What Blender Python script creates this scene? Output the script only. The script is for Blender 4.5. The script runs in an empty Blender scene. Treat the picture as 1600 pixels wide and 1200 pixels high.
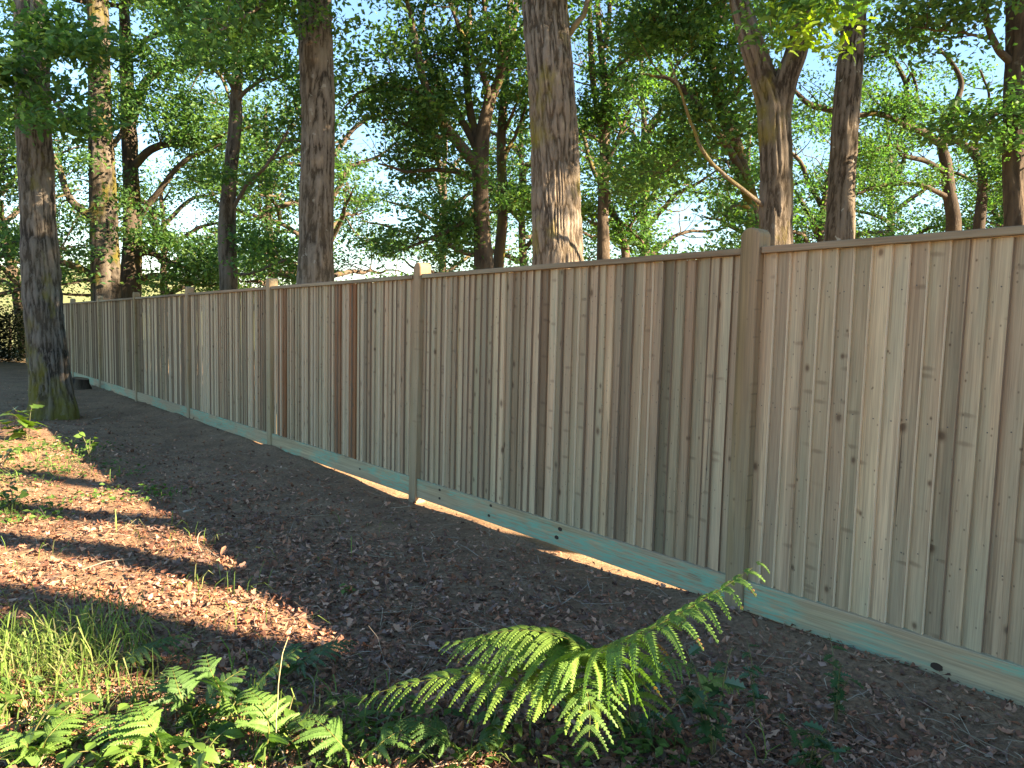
import bpy, math, random
import numpy as np
from mathutils import Vector, Matrix

random.seed(7)
RNG = np.random.default_rng(7)
SC = bpy.context.scene
COL = SC.collection
R = math.radians

# ------------------------------------------------------------------ camera
FPX = 1164.9                       # focal length in pixels of a 1600 px wide frame
PITCH, ROLL, CAMH = 0.08671, 0.02425, 1.4363
cam_d = bpy.data.cameras.new('camera')
cam_d.sensor_width = 36.0
cam_d.lens = 36.0 * FPX / 1600.0
cam_d.clip_start, cam_d.clip_end = 0.05, 3000
cam = bpy.data.objects.new('camera', cam_d)
COL.objects.link(cam)
_F = Vector((0, math.cos(PITCH), -math.sin(PITCH)))
_U0 = Vector((0, math.sin(PITCH), math.cos(PITCH)))
_R0 = Vector((1, 0, 0))
_cr, _sr = math.cos(ROLL), math.sin(ROLL)
_Rt = _R0 * _cr + _U0 * _sr
_Up = -_R0 * _sr + _U0 * _cr
cam.matrix_world = Matrix(((_Rt.x, _Up.x, -_F.x, 0), (_Rt.y, _Up.y, -_F.y, 0),
                           (_Rt.z, _Up.z, -_F.z, CAMH), (0, 0, 0, 1)))
SC.camera = cam

# ------------------------------------------------------------------ light
SUN_EL, SUN_HEAD = R(27.0), R(110.0)        # heading measured clockwise from +Y
SUNV = Vector((math.sin(SUN_HEAD) * math.cos(SUN_EL), math.cos(SUN_HEAD) * math.cos(SUN_EL), math.sin(SUN_EL)))
world = bpy.data.worlds.new('World')
SC.world = world
world.use_nodes = True
wn = world.node_tree.nodes
wl = world.node_tree.links
wn.clear()
w_out = wn.new('ShaderNodeOutputWorld')
w_bg = wn.new('ShaderNodeBackground')
w_sky = wn.new('ShaderNodeTexSky')
w_sky.sky_type = 'NISHITA'
w_sky.sun_disc = False
w_sky.sun_elevation = SUN_EL
w_sky.sun_rotation = SUN_HEAD
w_sky.air_density = 1.3
w_sky.dust_density = 0.0
w_sky.ozone_density = 10.0
w_bg.inputs['Strength'].default_value = 0.064
wl.new(w_sky.outputs[0], w_bg.inputs[0])
wl.new(w_bg.outputs[0], w_out.inputs[0])
sun_d = bpy.data.lights.new('sun', 'SUN')
sun_d.energy = 4.7
sun_d.angle = R(0.5)
sun_d.color = (1.0, 0.93, 0.87)
sun = bpy.data.objects.new('sun', sun_d)
COL.objects.link(sun)
sun.rotation_euler = SUNV.to_track_quat('Z', 'Y').to_euler()
sun.location = (30, -10, 25)

SC.view_settings.view_transform = 'Standard'
SC.view_settings.look = 'None'
SC.view_settings.gamma = 1
SC.view_settings.exposure = 3.03
SC.view_settings.use_curve_mapping = False
SC.view_settings.use_white_balance = True          # balanced for open shade, as the phone did
SC.view_settings.white_balance_temperature = 9600
SC.view_settings.white_balance_tint = 13
SC.cycles.use_denoising = True
SC.cycles.max_bounces = 6
SC.cycles.diffuse_bounces = 4
SC.cycles.transmission_bounces = 4
SC.cycles.glossy_bounces = 2
SC.cycles.caustics_reflective = False
SC.cycles.caustics_refractive = False

# ------------------------------------------------------------------ geometry of the place
FX, FY = 1.15995, 3.63395           # foot of the nearest post
FA, FS = 0.690847, 0.012919         # fence heading (to the left) and its fall
FD = Vector((-math.sin(FA), math.cos(FA), 0))     # along the fence, away from the camera
FN = Vector((-math.cos(FA), -math.sin(FA), 0))    # towards the camera side


def hash3(ix, iy, iz, seed):
    h = (ix.astype(np.int64) * 374761393 + iy.astype(np.int64) * 668265263 + iz.astype(np.int64) * 2147483647 + seed * 144269504) & 0xFFFFFFFF
    h = ((h ^ (h >> 13)) * 1274126177) & 0xFFFFFFFF
    h = ((h ^ (h >> 16)) * 2246822519) & 0xFFFFFFFF
    return ((h ^ (h >> 15)) & 0xFFFFFF) / float(0xFFFFFF)


def vnoise(x, y, z=None, seed=0):
    x = np.asarray(x, float); y = np.asarray(y, float)
    z = np.zeros_like(x) if z is None else np.asarray(z, float)
    ix, iy, iz = np.floor(x), np.floor(y), np.floor(z)
    fx, fy, fz = x - ix, y - iy, z - iz
    fx = fx * fx * (3 - 2 * fx); fy = fy * fy * (3 - 2 * fy); fz = fz * fz * (3 - 2 * fz)
    r = 0
    for a in (0, 1):
        for b in (0, 1):
            for c in (0, 1):
                w = (fx if a else 1 - fx) * (fy if b else 1 - fy) * (fz if c else 1 - fz)
                r = r + w * hash3(ix + a, iy + b, iz + c, seed)
    return r * 2 - 1


def gz(x, y):
    """height of the ground"""
    x = np.asarray(x, float); y = np.asarray(y, float)
    t = (x - FX) * FD.x + (y - FY) * FD.y
    n = (x - FX) * FN.x + (y - FY) * FN.y
    d = np.hypot(x, y)
    z = -FS * np.clip(t, -10, 60)
    near = np.clip(1.5 - d / 30, 0, 1)
    bump = 0.05 * vnoise(x * .55, y * .55, seed=3) + 0.025 * vnoise(x * 1.7, y * 1.7, seed=4) + 0.010 * vnoise(x * 6, y * 6, seed=5) + 0.005 * vnoise(x * 15, y * 15, seed=6)
    strip = np.exp(-(n / .45) ** 2)
    z = z + bump * near * (1 - .72 * strip)
    z = z + .05 * np.clip((n - 1.2) / 1.5, 0, 1) * near          # ground rises a little away from the fence
    # soil heaped against the gravel boards, with low gaps left under some of them
    gap = np.clip((t - 0.15) / .3, 0, 1) * np.clip((5.2 - t) / .6, 0, 1)
    heap = np.exp(-((n - .06) / .16) ** 2)
    z = z + heap * (.052 - .062 * gap + .02 * vnoise(t * 2.2, t * 0 + 7, seed=9)) * near
    z = z - .03 * np.exp(-((n + .25) / .25) ** 2) * near
    far = np.clip((d - 60) / 200, 0, 1)
    hill = np.exp(-((x + 170) / 110) ** 2) * np.clip((y - 110) / 160, 0, 1)
    z = z + 15 * hill + far * 2
    return z


def gz1(x, y):
    return float(gz(np.array([x]), np.array([y]))[0])


CAMP = Vector((0, 0, CAMH))


def W(px, py, depth):
    """a world point seen in direction (px, py), at the given distance in front"""
    return CAMP + (_F + _Rt * ((px - 800) / FPX) + _Up * ((600 - py) / FPX)) * depth


def G(px, py):
    """where that direction meets the ground"""
    d = _F + _Rt * ((px - 800) / FPX) + _Up * ((600 - py) / FPX)
    k = CAMH / max(1e-3, -d.z)
    for _ in range(6):
        p = CAMP + d * k
        k = (CAMH - gz1(p.x, p.y)) / -d.z
    p = CAMP + d * k
    return Vector((p.x, p.y, gz1(p.x, p.y)))


# ------------------------------------------------------------------ object helpers
def tag(o, label=None, cat=None, group=None, kind=None):
    if label: o['label'] = label
    if cat: o['category'] = cat
    if group: o['group'] = group
    if kind: o['kind'] = kind
    return o


def empty(name, loc=(0, 0, 0), rz=0.0):
    o = bpy.data.objects.new(name, None)
    o.empty_display_size = .1
    o.location = loc
    o.rotation_euler = (0, 0, rz)
    COL.objects.link(o)
    return o


def link(name, me, parent=None, loc=None):
    o = bpy.data.objects.new(name, me)
    COL.objects.link(o)
    if parent is not None:
        o.parent = parent
    if loc is not None:
        o.location = loc
    return o


def mesh(name, V, F, mat=None, col=None, smooth=False, mats=None, midx=None):
    """V (n,3); F an (m,k) array or a list of index tuples"""
    me = bpy.data.meshes.new(name)
    V = np.asarray(V, np.float32)
    me.vertices.add(len(V))
    me.vertices.foreach_set('co', V.ravel())
    if isinstance(F, np.ndarray):
        k = F.shape[1]
        me.loops.add(F.size)
        me.loops.foreach_set('vertex_index', F.astype(np.int32).ravel())
        me.polygons.add(len(F))
        me.polygons.foreach_set('loop_start', np.arange(0, F.size, k, dtype=np.int32))
        me.polygons.foreach_set('loop_total', np.full(len(F), k, np.int32))
    else:
        li = [i for f in F for i in f]
        me.loops.add(len(li))
        me.loops.foreach_set('vertex_index', li)
        me.polygons.add(len(F))
        tot = np.array([len(f) for f in F], np.int32)
        me.polygons.foreach_set('loop_start', np.concatenate(([0], np.cumsum(tot)[:-1])).astype(np.int32))
        me.polygons.foreach_set('loop_total', tot)
    if col is not None:
        a = me.attributes.new('tint', 'FLOAT_COLOR', 'POINT')
        c = np.ones((len(V), 4), np.float32)
        c[:, :3] = col
        a.data.foreach_set('color', c.ravel())
    for m in (mats or ([mat] if mat else [])):
        me.materials.append(m)
    if midx is not None:
        me.polygons.foreach_set('material_index', np.asarray(midx, np.int32))
    me.polygons.foreach_set('use_smooth', np.full(len(me.polygons), smooth))
    me.update(calc_edges=True)
    return me


# ------------------------------------------------------------------ materials
class NT:
    def __init__(s, name):
        s.m = bpy.data.materials.new(name)
        s.m.use_nodes = True
        s.t = s.m.node_tree
        s.t.nodes.clear()
        s.out = s.n('OutputMaterial')

    def n(s, typ, **kw):
        nd = s.t.nodes.new('ShaderNode' + typ)
        for k, v in kw.items():
            if k in nd.inputs.keys():
                s.set(nd.inputs[k], v)
            else:
                setattr(nd, k, v)
        return nd

    def set(s, sock, v):
        if isinstance(v, bpy.types.NodeSocket):
            s.t.links.new(v, sock)
        else:
            sock.default_value = v

    def math(s, op, a, b=None, clamp=False):
        nd = s.t.nodes.new('ShaderNodeMath'); nd.operation = op; nd.use_clamp = clamp
        s.set(nd.inputs[0], a)
        if b is not None: s.set(nd.inputs[1], b)
        return nd.outputs[0]

    def mix(s, fac, a, b, mode='MIX'):
        nd = s.t.nodes.new('ShaderNodeMix'); nd.data_type = 'RGBA'; nd.blend_type = mode
        s.set(nd.inputs[0], fac)
        for sk, v in ((nd.inputs[6], a), (nd.inputs[7], b)):
            if isinstance(v, tuple) and len(v) == 3: v = (*v, 1)
            s.set(sk, v)
        return nd.outputs[2]

    def ramp(s, fac, stops, interp='LINEAR'):
        nd = s.t.nodes.new('ShaderNodeValToRGB')
        e = nd.color_ramp.elements
        nd.color_ramp.interpolation = interp
        while len(e) < len(stops): e.new(.5)
        for el, (p, c) in zip(e, stops):
            el.position = p
            el.color = (*c, 1) if isinstance(c, tuple) else (c, c, c, 1)
        s.set(nd.inputs[0], fac)
        return nd.outputs[0]

    def noise(s, vec, scale, detail=4, rough=.55, dist=0):
        return s.n('TexNoise', Vector=vec, Scale=scale, Detail=detail, Roughness=rough, Distortion=dist).outputs[0]

    def mapping(s, vec, scale=(1, 1, 1), loc=(0, 0, 0)):
        nd = s.n('Mapping', Vector=vec)
        nd.inputs['Scale'].default_value = scale
        s.set(nd.inputs['Location'], loc)
        return nd.outputs[0]

    def bump(s, h, strength, dist):
        return s.n('Bump', Height=h, Strength=strength, Distance=dist).outputs[0]

    def principled(s, col, rough=.8, normal=None, spec=.3):
        p = s.n('BsdfPrincipled', Roughness=rough)
        s.set(p.inputs['Base Color'], (*col, 1) if isinstance(col, tuple) else col)
        p.inputs['Specular IOR Level'].default_value = spec
        if normal is not None: s.set(p.inputs['Normal'], normal)
        s.t.links.new(p.outputs[0], s.out.inputs[0])
        return p


def obj_vec(t, spread=37.0):
    """object-space position shifted by a random amount for each object"""
    tc = t.n('TexCoord')
    oi = t.n('ObjectInfo')
    a = t.math('MULTIPLY', oi.outputs['Random'], spread)
    b = t.math('MULTIPLY', oi.outputs['Random'], spread * 3.7)
    cx = t.n('CombineXYZ', X=a, Y=0.0, Z=b)
    va = t.n('VectorMath'); va.operation = 'ADD'
    t.set(va.inputs[0], tc.outputs['Object']); t.set(va.inputs[1], cx.outputs[0])
    return va.outputs[0], oi


def wood_mat(name, axis='z', base_a=(.57, .41, .255), base_b=(.26, .18, .11), green=.0, knots=1.0, darken=1.0):
    """softwood; grain runs along the object's z (boards) or x (rails).  object colour: r red-brown stain, g lightness, b green tone"""
    t = NT(name)
    v, oi = obj_vec(t)
    if axis == 'z':
        gs, ks, ls = (55, 55, 1.3), (8.5, 6.5), (7, 7, .9)
    else:
        gs, ks, ls = (1.3, 55, 55), (1.6, 6.5), (.9, 7, 7)
    sep = t.n('SeparateColor'); t.set(sep.inputs[0], oi.outputs['Color'])
    stain, light, tone = sep.outputs[0], sep.outputs[1], sep.outputs[2]
    wob = t.n('TexNoise', Vector=t.mapping(v, tuple(x * .12 for x in gs)), Scale=1.0, Detail=2.0)
    wv = t.n('VectorMath'); wv.operation = 'MULTIPLY_ADD'
    t.set(wv.inputs[0], wob.outputs['Color']); wv.inputs[1].default_value = (.02, .02, .02); t.set(wv.inputs[2], v)
    v2 = wv.outputs[0]
    grain = t.noise(t.mapping(v2, gs), 1.0, 5, .6)
    fine = t.noise(t.mapping(v2, tuple(x * 3 for x in gs)), 1.0, 3, .6)
    large = t.noise(t.mapping(v, ls), 1.0, 3, .6)
    streak = t.noise(t.mapping(v2, tuple(x * .33 for x in gs), (7, 1, 2)), 1.0, 3, .5)
    c = t.mix(t.ramp(t.math('ADD', t.math('MULTIPLY', grain, .6), t.math('MULTIPLY', streak, .4)), [(.36, 0.0), (.62, 1.0)]), base_b, base_a)
    c = t.mix(t.math('MULTIPLY', t.ramp(large, [(.4, 0.0), (.62, 1.0)]), .7), c, (.345, .305, .20))      # greenish grey treatment
    large2 = t.noise(t.mapping(v, tuple(x * .7 for x in ls), (3, 5, 9)), 1.0, 2, .5)
    c = t.mix(t.math('MULTIPLY', t.ramp(large2, [(.45, 0.0), (.64, 1.0)]), .6), c, (.42, .265, .165))    # pinkish heartwood
    c = t.mix(t.math('MULTIPLY', tone, .45), c, (.36, .32, .18))
    # red-brown stain running down a board
    sn = t.noise(t.mapping(v, tuple(x * 1.1 for x in ls), (1, 2, 3)), 1.0, 4, .6)
    c = t.mix(t.math('MULTIPLY', stain, t.ramp(sn, [(.3, .55), (.55, 1.0)])), c, (.27, .095, .032))
    # knots: dark centre, brown halo
    sx = t.n('SeparateXYZ', Vector=v2)
    flat = t.n('CombineXYZ', X=sx.outputs[0], Y=sx.outputs[2], Z=0.0).outputs[0]
    vo = t.n('TexVoronoi', Vector=t.mapping(flat, (ks[0], ks[1], 1)), Scale=1.0)
    vo.voronoi_dimensions = '2D'
    vo.feature = 'F1'
    vo.inputs['Randomness'].default_value = 1.0
    rs = t.n('SeparateColor'); t.set(rs.inputs[0], vo.outputs['Color'])
    has = t.ramp(rs.outputs[0], [(.66, 0.0), (.68, 1.0)], 'CONSTANT')
    size = t.math('ADD', t.math('MULTIPLY', t.math('MULTIPLY', rs.outputs[1], rs.outputs[1]), .22), .05)
    kd = t.math('DIVIDE', vo.outputs['Distance'], size)
    halo = t.math('MULTIPLY', t.math('MULTIPLY', t.ramp(kd, [(.35, 1.0), (1.0, 0.0)]), has), .6 * knots)
    core = t.math('MULTIPLY', t.math('MULTIPLY', t.ramp(kd, [(.25, 1.0), (.6, 0.0)]), has), .6 * knots)
    c = t.mix(halo, c, (.17, .095, .05))
    c = t.mix(core, c, (.075, .042, .026))
    # pin knots and small dark flecks
    vo2 = t.n('TexVoronoi', Vector=t.mapping(flat, (ks[0] * 3.1, ks[1] * 3.1, 1)), Scale=1.0)
    vo2.voronoi_dimensions = '2D'
    rs2 = t.n('SeparateColor'); t.set(rs2.inputs[0], vo2.outputs['Color'])
    pin = t.math('MULTIPLY', t.ramp(vo2.outputs['Distance'], [(.05, 1.0), (.13, 0.0)]), t.ramp(rs2.outputs[0], [(.84, 0.0), (.86, 1.0)]))
    c = t.mix(t.math('MULTIPLY', pin, .6 * knots), c, (.06, .04, .03))
    # short spike knots lying across the board
    vo3 = t.n('TexVoronoi', Vector=t.mapping(flat, (ks[0] * .8, ks[1] * 3.4, 1) if axis == 'z' else (ks[0] * 3, ks[1] * .8, 1), (3.3, 7.1, 0)), Scale=1.0)
    vo3.voronoi_dimensions = '2D'
    rs3 = t.n('SeparateColor'); t.set(rs3.inputs[0], vo3.outputs['Color'])
    spk = t.math('MULTIPLY', t.ramp(vo3.outputs['Distance'], [(.10, 1.0), (.30, 0.0)]), t.ramp(rs3.outputs[0], [(.90, 0.0), (.91, 1.0)]))
    c = t.mix(t.math('MULTIPLY', spk, .45 * knots), c, (.13, .075, .045))
    # dark drying cracks along the grain
    cr = t.noise(t.mapping(v, tuple(x * 1.0 for x in gs), (17, 3, 5)), .9, 2, .5)
    c = t.mix(t.math('MULTIPLY', t.ramp(cr, [(.725, 0.0), (.745, 1.0)]), .75), c, (.05, .035, .025))
    c = t.mix(t.math('MULTIPLY', t.ramp(fine, [(.3, 1.0), (.6, 0.0)]), .45), c, (.15, .11, .075))
    if green > 0:                                     # blue-green preservative bloom
        gn = t.noise(t.mapping(v, (1.1, 4, 5), (2, 0, 1)), 1.0, 3, .55)
        gn2 = t.noise(t.mapping(v, (9, 90, 90)), 1.0, 4, .7)
        gm = t.math('MULTIPLY', t.ramp(gn, [(.45, 0.0), (.53, 1.0)]), t.ramp(gn2, [(.42, .0), (.58, 1.0)]))
        c = t.mix(t.math('MULTIPLY', gm, green), c, (.12, .37, .26))
    else:
        gn = t.noise(t.mapping(v, (14, 4, 1.0), (5, 0, 9)), 1.0, 2, .5)
        c = t.mix(t.math('MULTIPLY', t.ramp(gn, [(.70, 0.0), (.78, 1.0)]), .45), c, (.20, .34, .29))
    br = t.math('ADD', t.math('MULTIPLY', light, .85), .45)
    br = t.math('MULTIPLY', br, darken)
    cb = t.n('CombineColor'); 
    for i in range(3): t.set(cb.inputs[i], br)
    c = t.mix(1.0, c, cb.outputs[0], 'MULTIPLY')
    hgt = t.math('SUBTRACT', t.math('ADD', t.math('MULTIPLY', grain, .6), t.math('MULTIPLY', fine, .4)), t.math('MULTIPLY', t.ramp(cr, [(.72, 0.0), (.75, 1.0)]), .9))
    t.principled(c, .82, t.bump(hgt, .55, .004), .2)
    return t.m


def bark_mat(name, dark=(.030, .024, .018), light=(.17, .146, .118), fiss=(38, 38, 7), mossc=(.15, .13, .02)):
    """object colour: r moss, g lichen, b lightness"""
    t = NT(name)
    tc = t.n('TexCoord'); oi = t.n('ObjectInfo')
    v = tc.outputs['Object']
    sep = t.n('SeparateColor'); t.set(sep.inputs[0], oi.outputs['Color'])
    f1 = t.noise(t.mapping(v, fiss), 1.0, 4, .6, .3)
    f2 = t.noise(t.mapping(v, tuple(x * 3.5 for x in fiss)), 1.0, 4, .65)
    big = t.noise(v, 1.6, 3, .55)
    rel = t.n('Attribute'); rel.attribute_name = 'tint'
    rs = t.n('SeparateColor'); t.set(rs.inputs[0], rel.outputs['Color'])
    ridge = t.math('ADD', t.math('MULTIPLY', f1, .50), t.math('ADD', t.math('MULTIPLY', f2, .25), t.math('MULTIPLY', rs.outputs[0], .32)))
    c = t.ramp(ridge, [(.40, dark), (.50, tuple((a * .45 + b * .55) for a, b in zip(dark, light))), (.70, light)])
    c = t.mix(t.math('MULTIPLY', t.ramp(big, [(.4, 0.0), (.65, 1.0)]), .35), c, (.17, .13, .085))
    mo = t.noise(t.mapping(v, (1.5, 1.5, .8), (4, 2, 7)), 1.3, 4, .65)
    ms = t.math('ADD', mo, t.math('ADD', t.math('MULTIPLY', sep.outputs[0], .36), t.math('MULTIPLY', rs.outputs[1], .34)))
    mossm = t.math('MULTIPLY', t.ramp(ms, [(.64, 0.0), (.76, 1.0)]), t.math('ADD', t.math('MULTIPLY', f2, .8), .3), True)
    c = t.mix(mossm, c, mossc)
    li = t.noise(t.mapping(v, (1, 1, 1), (8, 8, 8)), 9.0, 3, .5)
    c = t.mix(t.math('MULTIPLY', t.ramp(li, [(.66, 0.0), (.69, 1.0)]), sep.outputs[1]), c, (.30, .31, .27))
    br = t.math('ADD', t.math('MULTIPLY', sep.outputs[2], .9), .55)
    cb = t.n('CombineColor')
    for i in range(3): t.set(cb.inputs[i], br)
    c = t.mix(1.0, c, cb.outputs[0], 'MULTIPLY')
    h = t.math('ADD', t.math('MULTIPLY', f1, .6), t.math('MULTIPLY', f2, .4))
    t.principled(c, .92, t.bump(h, 1.0, .03), .1)
    return t.m


def leaf_mat(name, trans=.5, rough=.55, spec=.22, tscale=(1.05, 1.3, .6)):
    t = NT(name)
    a = t.n('Attribute'); a.attribute_name = 'tint'
    p = t.n('BsdfPrincipled', Roughness=rough)
    p.inputs['Specular IOR Level'].default_value = spec
    t.set(p.inputs['Base Color'], a.outputs['Color'])
    tr = t.n('BsdfTranslucent')
    t.set(tr.inputs[0], t.mix(1.0, a.outputs['Color'], (*tscale,), 'MULTIPLY'))
    mx = t.n('MixShader', Fac=trans)
    t.t.links.new(p.outputs[0], mx.inputs[1]); t.t.links.new(tr.outputs[0], mx.inputs[2])
    t.t.links.new(mx.outputs[0], t.out.inputs[0])
    return t.m


def plant_mat(name, col, col2, trans=.4, rough=.45):
    """leaf of a single plant: colour varies over the blade and from object to object"""
    t = NT(name)
    v, oi = obj_vec(t)
    c = t.mix(t.noise(v, 25, 2), col, col2)
    c = t.mix(t.math('MULTIPLY', oi.outputs['Random'], .5), c, tuple(x * .6 for x in col2))
    p = t.n('BsdfPrincipled', Roughness=rough)
    p.inputs['Specular IOR Level'].default_value = .4
    t.set(p.inputs['Base Color'], c)
    tr = t.n('BsdfTranslucent')
    t.set(tr.inputs[0], t.mix(1.0, c, (1.3, 1.4, .5), 'MULTIPLY'))
    mx = t.n('MixShader', Fac=trans)
    t.t.links.new(p.outputs[0], mx.inputs[1]); t.t.links.new(tr.outputs[0], mx.inputs[2])
    t.t.links.new(mx.outputs[0], t.out.inputs[0])
    return t.m


def soil_mat():
    t = NT('soil')
    g = t.n('NewGeometry')
    v = g.outputs['Position']
    a = t.n('Attribute'); a.attribute_name = 'tint'
    rs = t.n('SeparateColor'); t.set(rs.inputs[0], a.outputs['Color'])
    n1 = t.noise(v, 3, 5, .6); n2 = t.noise(v, 40, 5, .7); n3 = t.noise(v, 150, 3, .7)
    c = t.mix(t.ramp(n2, [(.3, 0.0), (.7, 1.0)]), (.125, .077, .047), (.37, .23, .14))
    c = t.mix(t.math('MULTIPLY', t.ramp(n1, [(.4, 0.0), (.7, 1.0)]), .5), c, (.075, .048, .034))
    c = t.mix(t.math('MULTIPLY', t.ramp(n3, [(.62, 0.0), (.72, 1.0)]), .6), c, (.16, .125, .10))
    c = t.mix(rs.outputs[0], c, t.mix(n2, (.34, .25, .17), (.25, .17, .11)))          # dry pale soil and straw behind the fence
    c = t.mix(rs.outputs[1], c, t.mix(t.noise(v, .6, 4), (.12, .145, .06), (.17, .18, .085)))   # pasture
    h = t.math('ADD', t.math('MULTIPLY', n2, .7), t.math('MULTIPLY', n3, .3))
    t.principled(c, .95, t.bump(h, .9, .02), .1)
    return t.m


M = {}
M['board'] = wood_mat('board_wood')
te = NT('lit_sawn_edge_wood')
_v, _oi = obj_vec(te)
te.principled(te.mix(te.noise(te.mapping(_v, (40, 40, 2)), 1.0, 3), (.74, .60, .42), (.56, .44, .29)), .8)  # pale sawn edge, brightened further by side light put into the colour
M['edge'] = te.m
M['post'] = wood_mat('post_wood', base_a=(.36, .235, .11), base_b=(.15, .095, .042), knots=.6)
M['gravel'] = wood_mat('gravel_board_wood', axis='x', base_a=(.54, .41, .24), base_b=(.27, .20, .11), green=.85, knots=.35)
M['rail'] = wood_mat('rail_wood', axis='x', base_a=(.25, .175, .105), base_b=(.15, .10, .06), knots=.4)
M['knot'] = NT('knot_wood'); M['knot'].principled((.035, .022, .015), .7); M['knot'] = M['knot'].m
te = NT('shaded_edge_wood')
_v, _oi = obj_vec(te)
te.principled(te.mix(te.noise(te.mapping(_v, (40, 40, 2)), 1.0, 3), (.29, .205, .135), (.17, .118, .076)), .85)  # dirt and the shadow at board overlaps both put into the edge colour
M['edge_shaded'] = te.m
tn_ = NT('nail_metal'); tn_.principled((.06, .05, .045), .5, None, .5); M['nail'] = tn_.m
M['bark'] = bark_mat('oak_bark')
M['bark_far'] = bark_mat('dark_bark', dark=(.03, .024, .020), light=(.085, .066, .05), fiss=(16, 16, 3.0))
M['leaf'] = leaf_mat('oak_leaves')
M['litter'] = leaf_mat('dead_leaves', trans=.12, rough=.75, spec=.15, tscale=(1.2, .8, .5))
M['grass'] = leaf_mat('grass_blades', trans=.4)
M['fern'] = leaf_mat('bracken_leaf', trans=.4, rough=.5)
M['weed'] = plant_mat('weed_leaf', (.075, .16, .03), (.11, .21, .045))
M['bramble'] = plant_mat('bramble_leaf', (.05, .115, .025), (.075, .15, .03))
M['holly'] = plant_mat('holly_leaf', (.025, .075, .025), (.035, .10, .035), trans=.1, rough=.22)
M['stem'] = plant_mat('green_stem', (.10, .13, .04), (.16, .14, .06), trans=.05)
M['twig'] = leaf_mat('dry_twig', trans=.0, rough=.85, spec=.1)
M['soil'] = soil_mat()


# ------------------------------------------------------------------ ground
def axis_coords(lo, hi, fine_lo, fine_hi, step):
    a = list(np.arange(fine_lo, fine_hi, step))
    s = step; x = fine_lo; left = []
    while x > lo:
        s *= 1.16; x -= s; left.append(x)
    s = step; x = a[-1]; right = []
    while x < hi:
        s *= 1.16; x += s; right.append(x)
    return np.array(left[::-1] + a + right)


gx = axis_coords(-900, 900, -7.5, 4.0, .04)
gy = axis_coords(-60, 900, 1.6, 11.0, .04)
GX, GY = np.meshgrid(gx, gy)
GZ = gz(GX, GY)
nx, ny = len(gx), len(gy)
idx = np.arange(nx * ny).reshape(ny, nx)
F4 = np.stack([idx[:-1, :-1].ravel(), idx[:-1, 1:].ravel(), idx[1:, 1:].ravel(), idx[1:, :-1].ravel()], 1)
Vg = np.stack([GX.ravel(), GY.ravel(), GZ.ravel()], 1)
nn = (Vg[:, 0] - FX) * FN.x + (Vg[:, 1] - FY) * FN.y
dd = np.hypot(Vg[:, 0], Vg[:, 1])
gc = np.zeros((len(Vg), 3))
gc[:, 0] = np.clip((-nn - .02) / .08, 0, 1) * np.clip((30 - dd) / 10, 0, 1)
gc[:, 1] = np.clip((dd - 24) / 20, 0, 1)
ground = link('ground', mesh('ground', Vg, F4, M['soil'], gc, True))
tag(ground, kind='structure')

# ------------------------------------------------------------------ fence
fence = empty('close_board_fence', (FX, FY, 0), 0)
tag(fence, 'long new close-board timber fence with upright boards, rounded posts and gravel boards', 'fence')
# fence frame: local x along the fence (away), y to the camera side, z up
FROT = math.atan2(FD.y, FD.x)


def floc(t, n, z):
    return Vector((FD.x * t + FN.x * n, FD.y * t + FN.y * n, z - FS * t))


def fmesh_add(name, V, F, mat, t, n, z, color=None, mats=None, midx=None, smooth=False, me=None, parent=None, tilt=0, sx=1, sz=1):
    me = me or mesh(name, V, F, mat, mats=mats, midx=midx, smooth=smooth)
    o = link(name, me, fence)
    o.location = floc(t, n, z)
    # local x = FD, local y = FN (FN is FD rotated +90 degrees)
    o.rotation_euler = (0, tilt, FROT)
    o.scale = (sx, 1, sz)
    if color: o.color = (*color, 1)
    return o


BH = 1.605                       # board length
Z_GB = 0.03                      # underside of the gravel boards
GBH = 0.15


def board_mesh(flip, seed, edge):
    """feather-edge board, 0.1 wide; thick edge at low x (flip False) or high x"""
    rr = random.Random(seed)
    w, th, tn = .098, .0165, .004
    nz = 7
    V, Fc, mi = [], [], []
    bow = rr.uniform(-.003, .003); jig = [rr.uniform(-.0008, .0008) for _ in range(nz)]
    for i in range(nz):
        z = BH * i / (nz - 1)
        k = bow * math.sin(math.pi * i / (nz - 1)) + jig[i]
        e = .0008
        ya, yb = (th, tn) if not flip else (tn, th)
        prof = [(0, 0), (0, ya - e), (e, ya), (w * .5, (ya + yb) / 2 + .0006), (w - e, yb), (w, yb - e), (w, 0)]
        for x, y in prof:
            V.append((x + k, y, z))
    m = 7
    for i in range(nz - 1):
        for j in range(m):
            a, b = i * m + j, i * m + (j + 1) % m
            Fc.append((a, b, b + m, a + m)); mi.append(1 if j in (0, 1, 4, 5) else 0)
    Fc.append(tuple(range(m))); mi.append(0)
    Fc.append(tuple((nz - 1) * m + j for j in range(m))[::-1]); mi.append(0)
    for zr in (.33, .88, 1.43):
        xn = .030 if not flip else .068
        xn += rr.uniform(-.012, .012); zn = zr + rr.uniform(-.012, .012)
        yn = (th + (tn - th) * xn / w) if not flip else (tn + (th - tn) * xn / w)
        b0 = len(V)
        for j in range(6): V.append((xn + .0032 * math.cos(1.047 * j), yn + .0022, zn + .0032 * math.sin(1.047 * j)))
        Fc.append(tuple(range(b0, b0 + 6))[::-1]); mi.append(2)
    return mesh('board', V, Fc, mats=[M['board'], M[edge], M['nail']], midx=mi)


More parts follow.
